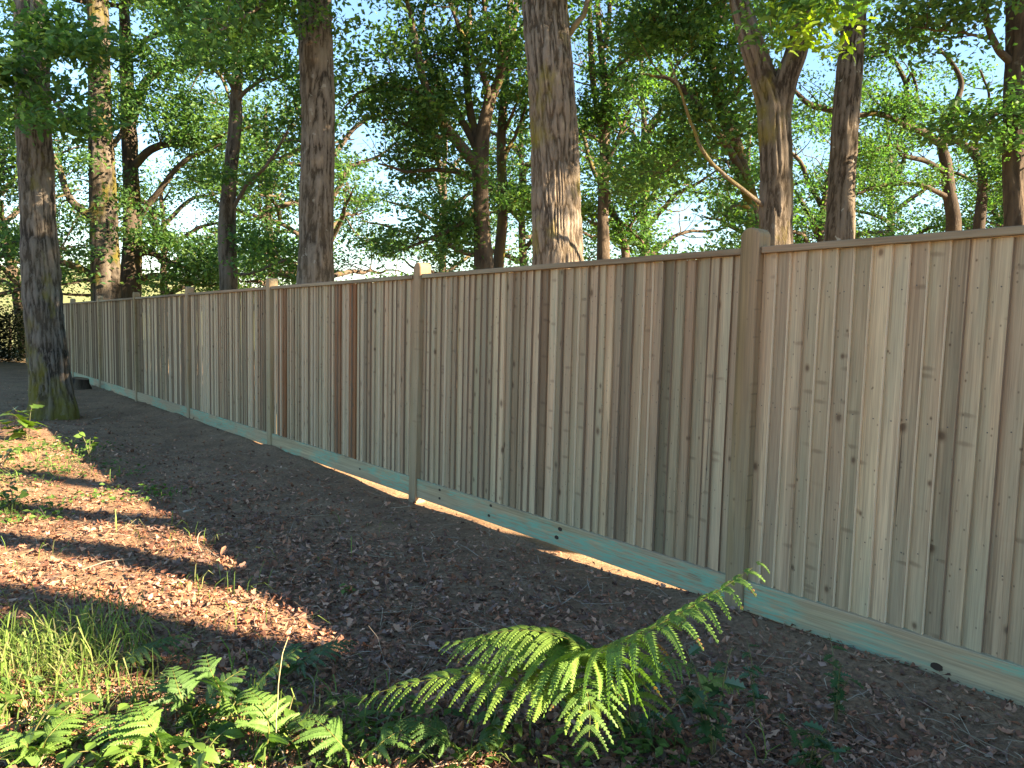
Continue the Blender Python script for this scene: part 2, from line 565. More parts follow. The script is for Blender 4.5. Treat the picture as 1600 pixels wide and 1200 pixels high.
BM = {(f_, e_): [board_mesh(f_, 40 * f_ + i, e_) for i in range(6)] for f_ in (False, True) for e_ in ('edge', 'edge_shaded', 'board')}
posts_t = [-9.0, -6.0, -3.0] + [3.0 * k for k in range(9)] + [26.15]
board_specs = []
rb = random.Random(11)
for b in range(len(posts_t) - 1):
    t0, t1 = posts_t[b] + .045, posts_t[b + 1] - .045
    nb = max(3, round((t1 - t0) / (.075 if b < 3 else .0715)))
    e = (t1 - t0) / nb
    flip = False
    for i in range(nb):
        t = t0 + e * i
        if flip: t -= .098 - e
        t = max(t, t0 - .01)
        stain = 0.0
        k = t / 3.0
        if 1.335 < k < 1.378 or 1.43 < k < 1.475 or 1.855 < k < 1.925: stain = rb.uniform(.85, 1.0)
        elif rb.random() < (.2 if k > .9 else .1): stain = rb.uniform(.1, .42)
        fl = False
        if .09 < k < .125: stain = .2
        board_specs.append((t + rb.uniform(-.011, .011) * (1 if b > 2 else .5), fl, stain, min(1, max(0, rb.gauss(.56, .17))), max(0, rb.gauss(.15, .3)), rb))
board_specs.sort(key=lambda s: s[0])
far_V, far_F, far_m = [], [], []
nparts = 0
for (t, fl, st, li, tn, _) in board_specs:
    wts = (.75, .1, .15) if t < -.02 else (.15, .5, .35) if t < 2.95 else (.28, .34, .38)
    me = rb.choice(BM[(fl, rb.choices(('edge', 'edge_shaded', 'board'), wts)[0])])
    # overlapping boards lean a hair so that each thick edge lies over its neighbour's thin edge
    if nparts < 300 and t > -1.8:
        o = fmesh_add('board', None, None, None, t, .0 + rb.uniform(-.001, .0015), Z_GB + GBH - .012 + rb.uniform(-.004, .006), (st, li, min(1, tn)), me=me, tilt=rb.gauss(0, .0014))
        o.rotation_euler.z += (-.085 if not fl else .085) + rb.gauss(0, .010)
        nparts += 1
    else:
        base = len(far_V)
        loc = floc(t, 0, Z_GB + GBH - .012)
        cz = (FROT - .075)
        for v in me.vertices:
            far_V.append((loc.x + v.co.x * FD.x + v.co.y * FN.x, loc.y + v.co.x * FD.y + v.co.y * FN.y, loc.z + v.co.z))
        for p in me.polygons:
            far_F.append(tuple(base + q for q in p.vertices)); far_m.append(p.material_index)
fo = link('boards', mesh('boards', far_V, far_F, mats=[M['board'], M['edge'], M['nail']], midx=far_m), fence)
fo.color = (.12, .6, .2, 1)
fo['kind'] = 'stuff'


def box(x0, x1, y0, y1, z0, z1, bev=.003, div=1):
    """a box with chamfered long edges; long axis x"""
    V, F = [], []
    prof = [(y0 + bev, z0), (y1 - bev, z0), (y1, z0 + bev), (y1, z1 - bev), (y1 - bev, z1), (y0 + bev, z1), (y0, z1 - bev), (y0, z0 + bev)]
    m = 8
    for i in range(div + 1):
        x = x0 + (x1 - x0) * i / div
        for y, z in prof: V.append((x, y, z))
    for i in range(div):
        for j in range(m):
            a, b = i * m + j, i * m + (j + 1) % m
            F.append((a, a + m, b + m, b))
    F.append(tuple(range(m))); F.append(tuple(div * m + j for j in range(m))[::-1])
    return V, F


def post_mesh(seed):
    """square post with a half-round top"""
    w, d, H = .100, .100, 1.900
    hw = w / 2
    prof = [(-hw, 0.0), (hw, 0.0)]
    nstep = 10
    prof = [(hw, -.3), (hw, .4), (hw, .9), (hw, 1.4), (hw, H - hw * .85)]
    for i in range(1, nstep):
        a = math.pi * i / nstep
        prof.append((hw * math.cos(a), H - hw * .85 + hw * .85 * math.sin(a)))
    prof += [(-hw, H - hw * .85), (-hw, 1.4), (-hw, .9), (-hw, .4), (-hw, -.3)]
    m = len(prof)
    e = .006
    V, F = [], []
    for (y, s) in ((-d + .05, 1), (.05 - e, 1), (.05, 0)):
        for (x, z) in prof:
            kx = 1 if s else (hw - e) / hw
            V.append((x * kx, y, z - (0 if s else (e if z > 1.7 else 0))))
    for r_ in range(2):
        for j in range(m - 1):
            a = r_ * m + j
            F.append((a, a + 1, a + 1 + m, a + m))
    F.append(tuple(range(2 * m, 3 * m)))
    F.append(tuple(range(m))[::-1])
    return mesh('post', V, F, M['post'])


PM = post_mesh(0)
for i, t in enumerate(posts_t):
    o = fmesh_add('post', None, None, None, t, 0, 0, (.0, rb.uniform(.5, .8) if i != 3 else .46, .2), me=PM)
    o.rotation_euler.y = [0, 0, 0, .004, -.02, .006, 0, .01, -.008, 0, .012, 0, 0][i % 13]
for b in range(len(posts_t) - 1):
    t0, t1 = posts_t[b], posts_t[b + 1]
    L = t1 - t0
    slope = math.atan(FS)
    V, F = box(.052, L - .052, -.004, .032, 0, GBH, .003, 6)
    o = fmesh_add('gravel_board', V, F, M['gravel'], t0, 0, Z_GB, (.0, .62, .2))
    o.rotation_euler.y = slope
    gb = o
    if 2 <= b < 5:
        spots = {0: [(2.06, .045, .016)], 1: [(1.27, .115, .013), (1.30, .055, .013), (1.98, .125, .010), (2.0, .05, .010), (2.62, .12, .010), (2.62, .055, .010)], 2: [(.9, .08, .010)]}[b - 2]
        for (x, z, r_) in spots:
            n = 12
            kv = [(x, .0328, z)] + [(x + r_ * 1.5 * math.cos(6.283 * j / n) * (1 + .12 * math.sin(3 * j)), .0334, z + r_ * math.sin(6.283 * j / n)) for j in range(n)]
            ko = link('knot', mesh('knot', kv, [(0, 1 + j, 1 + (j + 1) % n) for j in range(n)], M['knot']), gb)
    zc = 1.775
    V, F = box(.052, L - .052, -.03, .036, 0, .032, .003, 4)
    o = fmesh_add('capping_rail', V, F, M['rail'], t0, 0, zc, (.0, .6, .0))
    o.rotation_euler.y = slope
    for zr in (.45, 1.0, 1.55):
        V, F = box(.05, L - .05, -.085, -.012, 0, .075, .004, 1)
        o = fmesh_add('arris_rail', V, F, M['board'], t0, 0, zr, (.0, .5, .2))
        o.rotation_euler.y = slope


# ------------------------------------------------------------------ trees
def catmull(P, n, extra=None):
    """smooth curve through P, n points evenly spaced by chord length; extra: per-point values carried along"""
    P = np.asarray(P, float)
    k = np.concatenate([[0], np.cumsum(np.linalg.norm(np.diff(P, axis=0), axis=1) + 1e-6)])
    m = np.empty_like(P)
    if len(P) > 2: m[1:-1] = (P[2:] - P[:-2]) / (k[2:] - k[:-2])[:, None]
    m[0] = (P[1] - P[0]) / (k[1] - k[0]); m[-1] = (P[-1] - P[-2]) / (k[-1] - k[-2])
    u = np.linspace(0, k[-1] * (1 - 1e-9), n)
    i = np.clip(np.searchsorted(k, u, 'right') - 1, 0, len(P) - 2)
    h = (k[i + 1] - k[i])[:, None]; t = (u - k[i])[:, None] / h
    C = (2 * t ** 3 - 3 * t ** 2 + 1) * P[i] + (t ** 3 - 2 * t ** 2 + t) * h * m[i] + (-2 * t ** 3 + 3 * t ** 2) * P[i + 1] + (t ** 3 - t ** 2) * h * m[i + 1]
    if extra is None: return C
    return C, np.interp(u, k, extra)


class Soup:
    def __init__(s): s.V = []; s.F = []; s.C = []; s.n = 0

    def add(s, V, F, C):
        s.V.append(V); s.F.append(F + s.n); s.C.append(C); s.n += len(V)

    def get(s): return np.vstack(s.V), np.vstack(s.F), np.vstack(s.C)


def tube(S, P, rad, ns, rings, seed=0, rough=0.0, ffreq=9.0, wob=.0, mossbase=False, buttress=0):
    """append a tapered tube with bark relief; P points, rad radii (per control point)"""
    P = np.asarray(P, float); rad = np.asarray(rad, float)
    C, rr = catmull(P, rings, rad)
    if wob: C[1:] += wob * np.stack([vnoise(np.arange(1, rings) * .45, np.full(rings - 1, seed + q), seed=seed) for q in (.3, 5.7, 9.1)], 1) * np.linspace(.2, 1, rings - 1)[:, None]
    T = np.gradient(C, axis=0); T /= np.linalg.norm(T, axis=1)[:, None] + 1e-9
    ref = np.array([1., 0, 0]) if abs(T[0, 0]) < .8 else np.array([0, 1., 0])
    N = []
    n = ref - T[0] * ref.dot(T[0])
    for i in range(rings):
        n = n - T[i] * n.dot(T[i]); n = n / (np.linalg.norm(n) + 1e-9); N.append(n)
    N = np.array(N); B = np.cross(T, N)
    ang = np.linspace(0, 2 * np.pi, ns, endpoint=False)
    ca, sa = np.cos(ang), np.sin(ang)
    dirv = N[:, None, :] * ca[None, :, None] + B[:, None, :] * sa[None, :, None]
    seg = np.concatenate([[0], np.cumsum(np.linalg.norm(np.diff(C, axis=0), axis=1))])
    r2 = np.repeat(rr[:, None], ns, 1)
    relief = np.full((rings, ns), .5)
    if rough > 0:
        cx, cy = np.broadcast_to(ca * 1.0, (rings, ns)) * rr[:, None], np.broadcast_to(sa * 1.0, (rings, ns)) * rr[:, None]
        zz = np.broadcast_to(seg[:, None], (rings, ns))
        w = vnoise(cx * 4, cy * 4, zz * 2.5, seed + 1) * .07
        f1 = 1 - np.abs(vnoise(cx * ffreq * 1.6 + w * 6, cy * ffreq * 1.6 + w * 6, zz * ffreq * .2, seed))
        f2 = 1 - np.abs(vnoise(cx * ffreq * 3.5, cy * ffreq * 3.5, zz * ffreq * .6, seed + 5))
        low = vnoise(cx * 2.2, cy * 2.2, zz * .9, seed + 9)
        relief = np.clip(.5 + (.65 - f1) * 1.3 + (.65 - f2) * .6, 0, 1)
        r2 = r2 + rough * (relief - .5) * 2 + low * rr[:, None] * .10
        if buttress:
            hb = np.exp(-seg / .35)[:, None]
            r2 = r2 * (1 + hb * (.30 + .20 * np.cos(ang * buttress + seed)[None, :]))
    V = C[:, None, :] + dirv * r2[:, :, None]
    Vf = V.reshape(-1, 3)
    i = np.arange(rings - 1)[:, None]; j = np.arange(ns)[None, :]
    a = i * ns + j; b = i * ns + (j + 1) % ns
    F = np.stack([a, b, b + ns, a + ns], 2).reshape(-1, 4)
    col = np.zeros((len(Vf), 3)); col[:, 0] = relief.ravel()
    if mossbase: col[:, 1] = np.repeat(np.exp(-((seg / 1.1) ** 2)), ns)
    S.add(Vf, F, col)
    return C, rr


GREENS = np.array([[.045, .118, .040], [.055, .135, .042], [.068, .155, .042], [.048, .122, .052], [.10, .185, .045]])


def oak_outline():
    pts = [(-.5, .0), (-.36, .05), (-.28, .13), (-.18, .10), (-.06, .22), (.06, .15), (.20, .24), (.32, .14), (.46, .09), (.52, 0)]
    return np.array(pts + [(x, -y) for x, y in pts[-2:0:-1]])


OAK = oak_outline()


def leaves(S, C, per, rad, size, rng, flat=.6, greens=GREENS, up=.5, bright=1.0, shape=None):
    """clumps of leaf blades round the centres C"""
    C = np.asarray(C, float)
    n = len(C) * per
    if n == 0: return
    cen = np.repeat(C, per, 0)
    rr = np.repeat(rad if np.ndim(rad) else np.full(len(C), rad), per)
    off = rng.normal(size=(n, 3)) * np.stack([rr * .62, rr * .62, rr * .45 * flat], 1)
    p = cen + off
    nr = rng.normal(size=(n, 3)); nr[:, 2] = np.abs(nr[:, 2]) + up; nr /= np.linalg.norm(nr, axis=1)[:, None]
    d = rng.normal(size=(n, 3)); d[:, 2] -= .35; d -= nr * (d * nr).sum(1)[:, None]; d /= np.linalg.norm(d, axis=1)[:, None] + 1e-9
    w = np.cross(nr, d)
    s = size * rng.uniform(.6, 1.3, n)[:, None]
    base = greens[rng.integers(0, len(greens), n)]
    cl = np.repeat(rng.uniform(.8, 1.2, (len(C), 1)), per, 0)
    c = base * cl * rng.uniform(.75, 1.25, (n, 1)) * bright
    if shape is not None:
        k = len(shape)
        sx, sy = shape[:, 0][None, :, None], shape[:, 1][None, :, None]
        cu = rng.uniform(-.3, .6, n)[:, None, None]
        V = p[:, None, :] + s[:, :, None] * (d[:, None, :] * sx + w[:, None, :] * sy + nr[:, None, :] * (np.abs(sy) * .35 - cu * sx ** 2))
        S.add(V.reshape(-1, 3), np.arange(n * k).reshape(n, k), np.repeat(c, k, 0))
        return
    v0 = p - d * s * .5
    v1 = p + w * s * .30 + nr * s * .08 + d * s * .06
    v2 = p + d * s * .55 - nr * s * .05
    v3 = p - w * s * .30 + nr * s * .08 + d * s * .06
    V = np.stack([v0, v1, v2, v3], 1).reshape(-1, 3)
    F = np.arange(n * 4).reshape(n, 4)
    S.add(V, F, np.repeat(c, 4, 0))


def branchlets(S, limb, rr, count, length, rng, cents, lo=.25, up=.35, sub=2, side=None, minr=.008):
    """side branches grown from a limb; appends clump centres"""
    n = len(limb)
    for _ in range(count):
        i = int(n * rng.uniform(lo, .99)); i = min(i, n - 2)
        base = limb[i]
        t = limb[min(i + 1, n - 1)] - limb[i - 1]; t = t / (np.linalg.norm(t) + 1e-9)
        d = rng.normal(size=3); d[2] = abs(d[2]) * .7 * up * 2 + rng.uniform(-.25, .3)
        d = d - t * d.dot(t) * .6; d /= np.linalg.norm(d) + 1e-9
        d = d * .85 + t * .35
        L = length * rng.uniform(.5, 1.25)
        pts = [base]; q = d.copy()
        for k in range(4):
            q = q + rng.normal(size=3) * .28; q[2] += .02; q /= np.linalg.norm(q)
            pts.append(pts[-1] + q * L / 4)
        r0 = max(minr, min(rr[i] * .55, L * .016))
        Cc, rc = tube(S, pts, [r0, r0 * .8, r0 * .6, r0 * .4, minr * .6], 5, 9, int(rng.integers(999)))
        cents.extend(Cc[[5, 7, 8]])
        for _s in range(sub):
            k = int(rng.integers(3, 8)); q2 = q + rng.normal(size=3) * .8; q2 /= np.linalg.norm(q2)
            l2 = L * rng.uniform(.3, .6)
            p2 = [Cc[k], Cc[k] + q2 * l2 * .5 + rng.normal(size=3) * .08, Cc[k] + q2 * l2]
            C2, _ = tube(S, p2, [rc[k] * .6, rc[k] * .4, minr * .5], 4, 5, 0)
            cents.extend(C2[[3, 4]])


# directions left open between crowns (where the wood thins out): px, py, rx, ry
GAPS = [(325, 128, 34, 24), (560, 215, 42, 30), (590, 255, 30, 45), (610, 345, 42, 22), (700, 25, 25, 20), (1000, 185, 34, 26), (1075, 345, 55, 40),
        (905, 100, 14, 55), (590, 105, 26, 18), (1110, 270, 26, 20), (960, 20, 28, 18), (1555, 125, 30, 26), (1250, 245, 22, 40), (1450, 245, 40, 22),
        (300, 335, 40, 22), (580, 420, 60, 20), (1110, 130, 14, 40), (640, 420, 50, 16), (540, 160, 20, 20), (1400, 130, 20, 15), (1340, 330, 18, 30), (130, 300, 26, 30), (20, 330, 22, 26), (30, 130, 22, 30)]


def keep_open(C):
    C = np.asarray(C, float)
    if len(C) == 0: return C
    d = C - np.array(CAMP)
    z = d @ np.array(_F)
    px = 800 + FPX * (d @ np.array(_Rt)) / z; py = 600 - FPX * (d @ np.array(_Up)) / z
    ok = np.ones(len(C), bool)
    for (a, b, rx, ry) in GAPS:
        ok &= ((px - a) / rx) ** 2 + ((py - b) / ry) ** 2 > 1
    return C[ok | (z < 6)]


class Tree:
    """trunk (with its main limbs), branches, crown"""

    def __init__(s, name, label, seed, bark='bark_far', color=(0, 0, .5), group=None, far=False):
        s.root = empty(name); tag(s.root, label, 'tree', group)
        s.seed = seed; s.rng = np.random.default_rng(seed)
        s.bark = bark; s.color = color
        s.T = Soup(); s.B = Soup(); s.L = Soup(); s.cents = []; s.limbs = []; s.base = None; s.LB = []

    def trunk(s, pts, ns=24, rings=None, rough=0.0, ffreq=9, mossbase=False, buttress=0, tofl=True, flare=1.25):
        """pts: (px, py, depth, width in px); runs down to the ground"""
        P = [W(a, b, c) for a, b, c, _ in pts]
        Rr = [w * .5 * c / FPX for _, _, c, w in pts]
        if tofl:
            p0 = P[0]; g = gz1(p0.x, p0.y)
            if p0.z - g > .15:
                P.insert(0, Vector((p0.x, p0.y, g - .15))); Rr.insert(0, Rr[0] * flare)
            else:
                P.insert(0, Vector((p0.x, p0.y, g - .2))); Rr.insert(0, Rr[0] * 1.05)
            s.base = Vector((p0.x, p0.y, g))
        L = sum((P[i + 1] - P[i]).length for i in range(len(P) - 1))
        rings = rings or max(12, int(L / .25))
        C, rr = tube(s.T, P, Rr, ns, rings, s.seed, rough, ffreq, mossbase=mossbase, buttress=buttress)
        s.limbs.append((C, rr))
        return C, rr

    def limb(s, pts, ns=8, rings=22, wob=.03, br=0, length=1.2, lo=.2, up=.35, sub=2):
        P = [W(a, b, c) for a, b, c, _ in pts]
        Rr = [max(.008, w * .5 * c / FPX) for _, _, c, w in pts]
        S = Soup(); s.LB.append(S)
        C, rr = tube(S, P, Rr, ns, rings, s.seed + len(s.limbs), .006 if ns > 10 else 0, 9, wob)
        s.limbs.append((C, rr))
        if br: branchlets(s.B, C, rr, br, length, s.rng, s.cents, lo, up, sub)
        return C, rr

    def free_limb(s, P, r0, r1, br=6, length=1.4, lo=.35, ns=7, rings=16, wob=.12, sub=2):
        C, rr = tube(s.T, P, np.linspace(r0, r1, len(P)), ns, rings, s.seed + len(s.limbs), 0, 9, wob)
        s.limbs.append((C, rr))
        if br: branchlets(s.B, C, rr, br, length, s.rng, s.cents, lo, .35, sub)
        return C

    def crown_above(s, top, r0, n=7, reach=3.2, rise=3.0, br=7, length=1.5, down=0.0):
        """limbs spreading from the top of a tall trunk"""
        top = np.array(top)
        for k in range(n):
            a = 6.283 * k / n + s.rng.uniform(-.4, .4)
            l = reach * s.rng.uniform(.7, 1.15); h = rise * s.rng.uniform(.3, 1.1) - down * s.rng.uniform(0, 1)
            st = top - np.array([0, 0, s.rng.uniform(0, 1.8)])
            P = [st, st + np.array([math.cos(a) * l * .35, math.sin(a) * l * .35, h * .45]), st + np.array([math.cos(a + .2) * l * .7, math.sin(a + .2) * l * .7, h * .8]), st + np.array([math.cos(a + .1) * l, math.sin(a + .1) * l, h])]
            s.free_limb(P, r0 * .45, .02, br, length)

    def finish(s, per=55, rad=.42, size=.095, bright=1.0, flat=.6, greens=GREENS, open_=True, extra=None, shape=None):
        b = s.base if s.base is not None else Vector((0, 0, 0))
        s.root.location = b
        off = np.array(b)

        def put(name, S, mat, smooth):
            if not S.V: return
            V, F, C = S.get()
            o = link(name, mesh(name, V - off, F, M[mat], C, smooth), s.root)
            o.color = (*s.color, 1)
            return o
        put('trunk', s.T, s.bark, True)
        for S in s.LB: put('limb', S, s.bark, True)
        bo = put('branches', s.B, s.bark, True)
        if bo: bo['kind'] = 'stuff'
        C = np.array(s.cents)
        if extra is not None: C = np.vstack([C, extra]) if len(C) else extra
        if open_ and len(C): C = keep_open(C)
        if len(C):
            leaves(s.L, C, per, rad, size, s.rng, flat, greens, bright=bright, shape=shape)
            put('crown', s.L, 'leaf', False)
        return s


# --- nearest trunk, in front of the fence
t = Tree('oak_tree', 'tall straight trunk in front of the fence with mossy foot, at far left', 101, 'bark', (.1, .15, .6))
g1 = G(84, 652)
d1 = (g1 - CAMP).dot(_F)
C, rr = t.trunk([(84, 648, d1, 62), (79, 600, d1, 56), (71, 520, d1, 52), (63, 400, d1 + .02, 51), (56, 250, d1 + .05, 49), (50, 100, d1 + .1, 45), (45, -60, d1 + .2, 42), (40, -260, d1 + .3, 38), (38, -520, d1 + .3, 34)], ns=120, rings=360, rough=.013, ffreq=15, mossbase=True, buttress=4)
t.crown_above(C[-1], .2, 7, 3.0, 2.6, 6, 1.4)
# leafy low spray hanging beside the trunk
for pts in ([(52, 40, d1 - .3, 7), (30, 90, d1 - .7, 5), (70, 140, d1 - 1.0, 4), (110, 190, d1 - 1.2, 2)], [(48, 20, d1 - .2, 6), (90, 60, d1 - .8, 4), (130, 90, d1 - 1.1, 3)], [(40, 60, d1 - .3, 6), (10, 110, d1 - .8, 4), (-20, 160, d1 - 1, 2)]):
    t.limb(pts, br=6, length=.55, sub=1)
t.finish(per=39, rad=.34, size=.125, bright=1.2, open_=False, shape=OAK)

# --- tall trunks behind the fence
t = Tree('oak_tree', 'thick dark trunk with yellow moss at left, behind the first tree and fence', 102, 'bark', (.42, .05, .05))
t.trunk([(167, 470, 19, 42), (161, 330, 19, 39), (157, 200, 19, 34), (154, 50, 19.1, 31), (150, -100, 19.3, 27), (148, -260, 19.5, 20)], ns=48, rings=150, rough=.014, ffreq=7)
t.limb([(150, 345, 19, 14), (110, 310, 18.6, 11), (90, 255, 18.4, 8), (60, 215, 18.2, 6), (20, 190, 18, 4)], br=9, length=1.5)
t.limb([(152, 435, 19, 13), (115, 415, 18.8, 11), (85, 405, 18.6, 8), (30, 380, 18.3, 5), (-20, 395, 18, 3)], br=9, length=1.4)
t.limb([(158, 250, 19, 10), (185, 215, 19.4, 8), (215, 170, 19.8, 6)], br=5, length=1.5)
t.crown_above(W(152, -120, 19.2), .2, 8, 4, 2.5, 7, 1.7, down=2.5)
t.finish(per=42, rad=.5, size=.12)

t = Tree('oak_tree', 'dark leaning oak with arching limb just right of the mossy trunk', 103, 'bark_far', (.3, 0, .35))
t.trunk([(203, 462, 20.5, 30), (207, 380, 20.5, 27), (205, 280, 20.5, 25), (200, 170, 20.5, 22), (196, 60, 20.6, 17), (190, -80, 20.8, 12)], ns=20, rings=50, rough=.01, ffreq=6)
t.limb([(206, 190, 20.5, 15), (226, 130, 20.4, 14), (262, 105, 20.3, 12), (310, 96, 20, 10), (345, 120, 19.8, 6), (360, 160, 19.7, 3)], br=12, length=1.6)
t.limb([(207, 262, 20.5, 14), (238, 232, 20.3, 12), (290, 222, 20, 10), (345, 212, 19.8, 7), (400, 195, 19.6, 4)], br=12, length=1.5)
t.limb([(208, 350, 20.5, 12), (240, 310, 20.3, 10), (285, 255, 20, 8), (345, 225, 19.8, 5)], br=9, length=1.3)
t.limb([(206, 440, 20.5, 11), (250, 430, 20.2, 8), (310, 445, 20, 6), (345, 445, 19.8, 4)], br=8, length=1.2)
t.limb([(206, 400, 20.5, 12), (235, 395, 20.2, 9), (280, 415, 20, 7), (330, 415, 19.8, 4)], br=8, length=1.2)
t.limb([(200, 90, 20.5, 10), (240, 55, 20.3, 8), (300, 50, 20, 5)], br=8, length=1.5)
t.crown_above(W(190, -80, 20.8), .16, 7, 3.5, 2.5, 6, 1.6, down=2)
t.finish(per=46, rad=.48, size=.12)

t = Tree('oak_tree', 'slim trunk with peeling pale streak between two thicker trunks at left', 104, 'bark', (.15, .1, .4))
t.trunk([(358, 456, 15, 28), (355, 370, 15, 25), (358, 290, 15, 22), (367, 200, 15, 20), (370, 120, 15, 16), (374, 0, 15.1, 13), (380, -150, 15.3, 9)], ns=28, rings=90, rough=.01, ffreq=8)
t.limb([(362, 330, 15, 7), (385, 290, 14.8, 6), (420, 255, 14.6, 5), (450, 200, 14.5, 3)], br=7, length=1.1)
t.limb([(368, 160, 15, 7), (400, 130, 14.6, 6), (440, 120, 14.3, 3)], br=8, length=1.1)
t.limb([(369, 150, 15, 7), (340, 90, 14.7, 6), (300, 40, 14.5, 3)], br=8, length=1.1)
t.limb([(362, 430, 15, 5), (400, 425, 14.8, 4), (445, 405, 14.6, 3)], br=6, length=.9)
t.limb([(372, 60, 15, 7), (410, 20, 14.6, 5), (450, -20, 14.5, 3)], br=8, length=1.2)
t.finish(per=40, rad=.40, size=.105, bright=1.15)

t = Tree('oak_tree', 'stout pale grey trunk with knobbly scars, left of centre behind the fence', 105, 'bark', (.0, .35, .75))
C, rr = t.trunk([(493, 446, 11, 57), (494, 380, 11, 51), (496, 280, 11, 49), (497, 180, 11, 50), (494, 80, 11, 53), (491, -20, 11.1, 53), (488, -160, 11.2, 48), (486, -380, 11.4, 38), (486, -520, 11.5, 30)], ns=72, rings=300, rough=.009, ffreq=14)
for k in range(9):           # burrs and branch scars on the trunk
    i = int(len(C) * (.2 + .5 * t.rng.random())); a = t.rng.uniform(0, 6.28)
    dv = np.array([math.cos(a), math.sin(a), .1])
    tube(t.T, [C[i] + dv * rr[i] * .8, C[i] + dv * (rr[i] * .97), C[i] + dv * (rr[i] * 1.0 + .015)], [.09, .06, .012], 12, 7, k, .012, 20)
t.crown_above(C[-1], .2, 7, 3.4, 2.6, 6, 1.5)
t.limb([(489, -60, 11.1, 10), (440, -20, 10.2, 8), (390, 20, 9.5, 6), (340, 50, 9.2, 3)], br=14, length=.9)
t.limb([(489, -100, 11.1, 10), (430, -60, 10.0, 8), (350, -10, 9.4, 6), (290, 10, 9.2, 3)], br=14, length=.9)
t.finish(per=34, rad=.34, size=.10, bright=1.2)

t = Tree('oak_tree', 'dark oak forking low into many curving stems, centre of the view behind the fence', 106, 'bark_far', (.25, .05, .55))
t.trunk([(756, 426, 14, 33), (753, 370, 14, 28), (751, 300, 14, 27), (751, 245, 14, 27), (756, 200, 14, 23), (768, 150, 14, 18), (782, 118, 14, 14), (790, 60, 14.2, 11), (800, -20, 14.4, 9), (810, -120, 14.6, 6)], ns=20, rings=80, rough=.008, ffreq=8)
t.limb([(748, 262, 14, 20), (715, 222, 13.8, 17), (688, 185, 13.6, 15), (668, 145, 13.5, 13), (656, 100, 13.4, 11), (650, 60, 13.3, 9), (636, 5, 13.2, 7), (620, -60, 13, 4)], ns=10, rings=36, br=12, length=1.2)
t.limb([(750, 245, 14, 13), (735, 212, 14.1, 12), (712, 172, 14.2, 11), (688, 135, 14.3, 10), (670, 100, 14.4, 8), (660, 50, 14.5, 7), (665, 0, 14.6, 5), (668, -50, 14.7, 3)], rings=32, br=9, length=1.1)
t.limb([(750, 230, 14, 15), (738, 190, 14.2, 13), (731, 140, 14.3, 12), (728, 90, 14.4, 11), (734, 30, 14.5, 10), (736, -60, 14.6, 7)], br=6, length=1.1)
t.limb([(757, 195, 14, 14), (762, 140, 13.8, 11), (750, 105, 13.6, 9), (733, 75, 13.5, 8), (715, 35, 13.4, 6), (695, -10, 13.3, 4)], br=8, length=1.1)
t.limb([(772, 145, 14, 13), (785, 110, 13.8, 11), (778, 70, 13.7, 9), (762, 35, 13.6, 8), (750, -20, 13.5, 5)], br=7, length=1.1)
t.limb([(660, 148, 13.5, 8), (630, 138, 13.3, 7), (590, 132, 13.2, 6), (555, 150, 13, 4), (535, 175, 12.9, 2)], br=8, length=.9)
t.limb([(700, 215, 13.7, 8), (665, 212, 13.5, 6), (640, 200, 13.4, 5), (610, 185, 13.2, 4), (595, 192, 13.1, 2)], br=7, length=.8)
t.limb([(748, 288, 14, 9), (720, 270, 13.8, 8), (680, 266, 13.6, 7), (635, 268, 13.4, 5), (590, 255, 13.2, 3)], br=9, length=.8)
t.limb([(745, 318, 14, 9), (725, 345, 13.8, 8), (690, 365, 13.6, 7), (640, 385, 13.4, 4), (600, 400, 13.2, 2)], br=7, length=.8)
t.limb([(745, 398, 14, 9), (715, 392, 13.8, 7), (690, 370, 13.6, 5)], br=4, length=.8)
t.limb([(786, 100, 14, 9), (805, 60, 13.8, 7), (830, 10, 13.6, 5)], br=6, length=1.0)
t.finish(per=38, rad=.38, size=.10)

t = Tree('oak_tree', 'thin dark stem standing close behind the many-stemmed oak', 107, 'bark_far', (.5, 0, .4))
t.trunk([(778, 425, 16, 18), (786, 330, 16, 16), (783, 230, 16, 15), (790, 120, 16, 12), (806, 20, 16.2, 9), (815, -80, 16.4, 6)], ns=14, rings=40)
t.limb([(784, 330, 16, 7), (810, 310, 15.8, 5), (840, 320, 15.7, 3)], br=6, length=.9)
t.limb([(786, 250, 16, 7), (810, 200, 15.9, 5), (825, 160, 15.8, 3)], br=6, length=1.0)
t.limb([(785, 210, 16, 6), (800, 180, 15.8, 5), (830, 110, 15.7, 3)], br=6, length=1.0)
t.finish(per=38, rad=.38, size=.105)

t = Tree('oak_tree', 'largest sunlit oak trunk with deeply furrowed brown bark, centre', 108, 'bark', (.34, .12, .75))
C, rr = t.trunk([(872, 418, 8.5, 77), (870, 370, 8.5, 74), (868, 300, 8.5, 72), (865, 200, 8.5, 71), (858, 100, 8.5, 72), (849, 0, 8.6, 72), (840, -150, 8.7, 68), (832, -380, 8.8, 56), (828, -620, 8.9, 46)], ns=240, rings=420, rough=.012, ffreq=20)
t.limb([(884, 60, 8.5, 10), (902, 35, 8.4, 9), (918, 8, 8.4, 8), (925, -40, 8.3, 6)], br=4, length=.8, lo=.7)
t.crown_above(C[-1], .22, 8, 3.2, 3, 6, 1.5)
t.finish(per=32, rad=.4, size=.105)

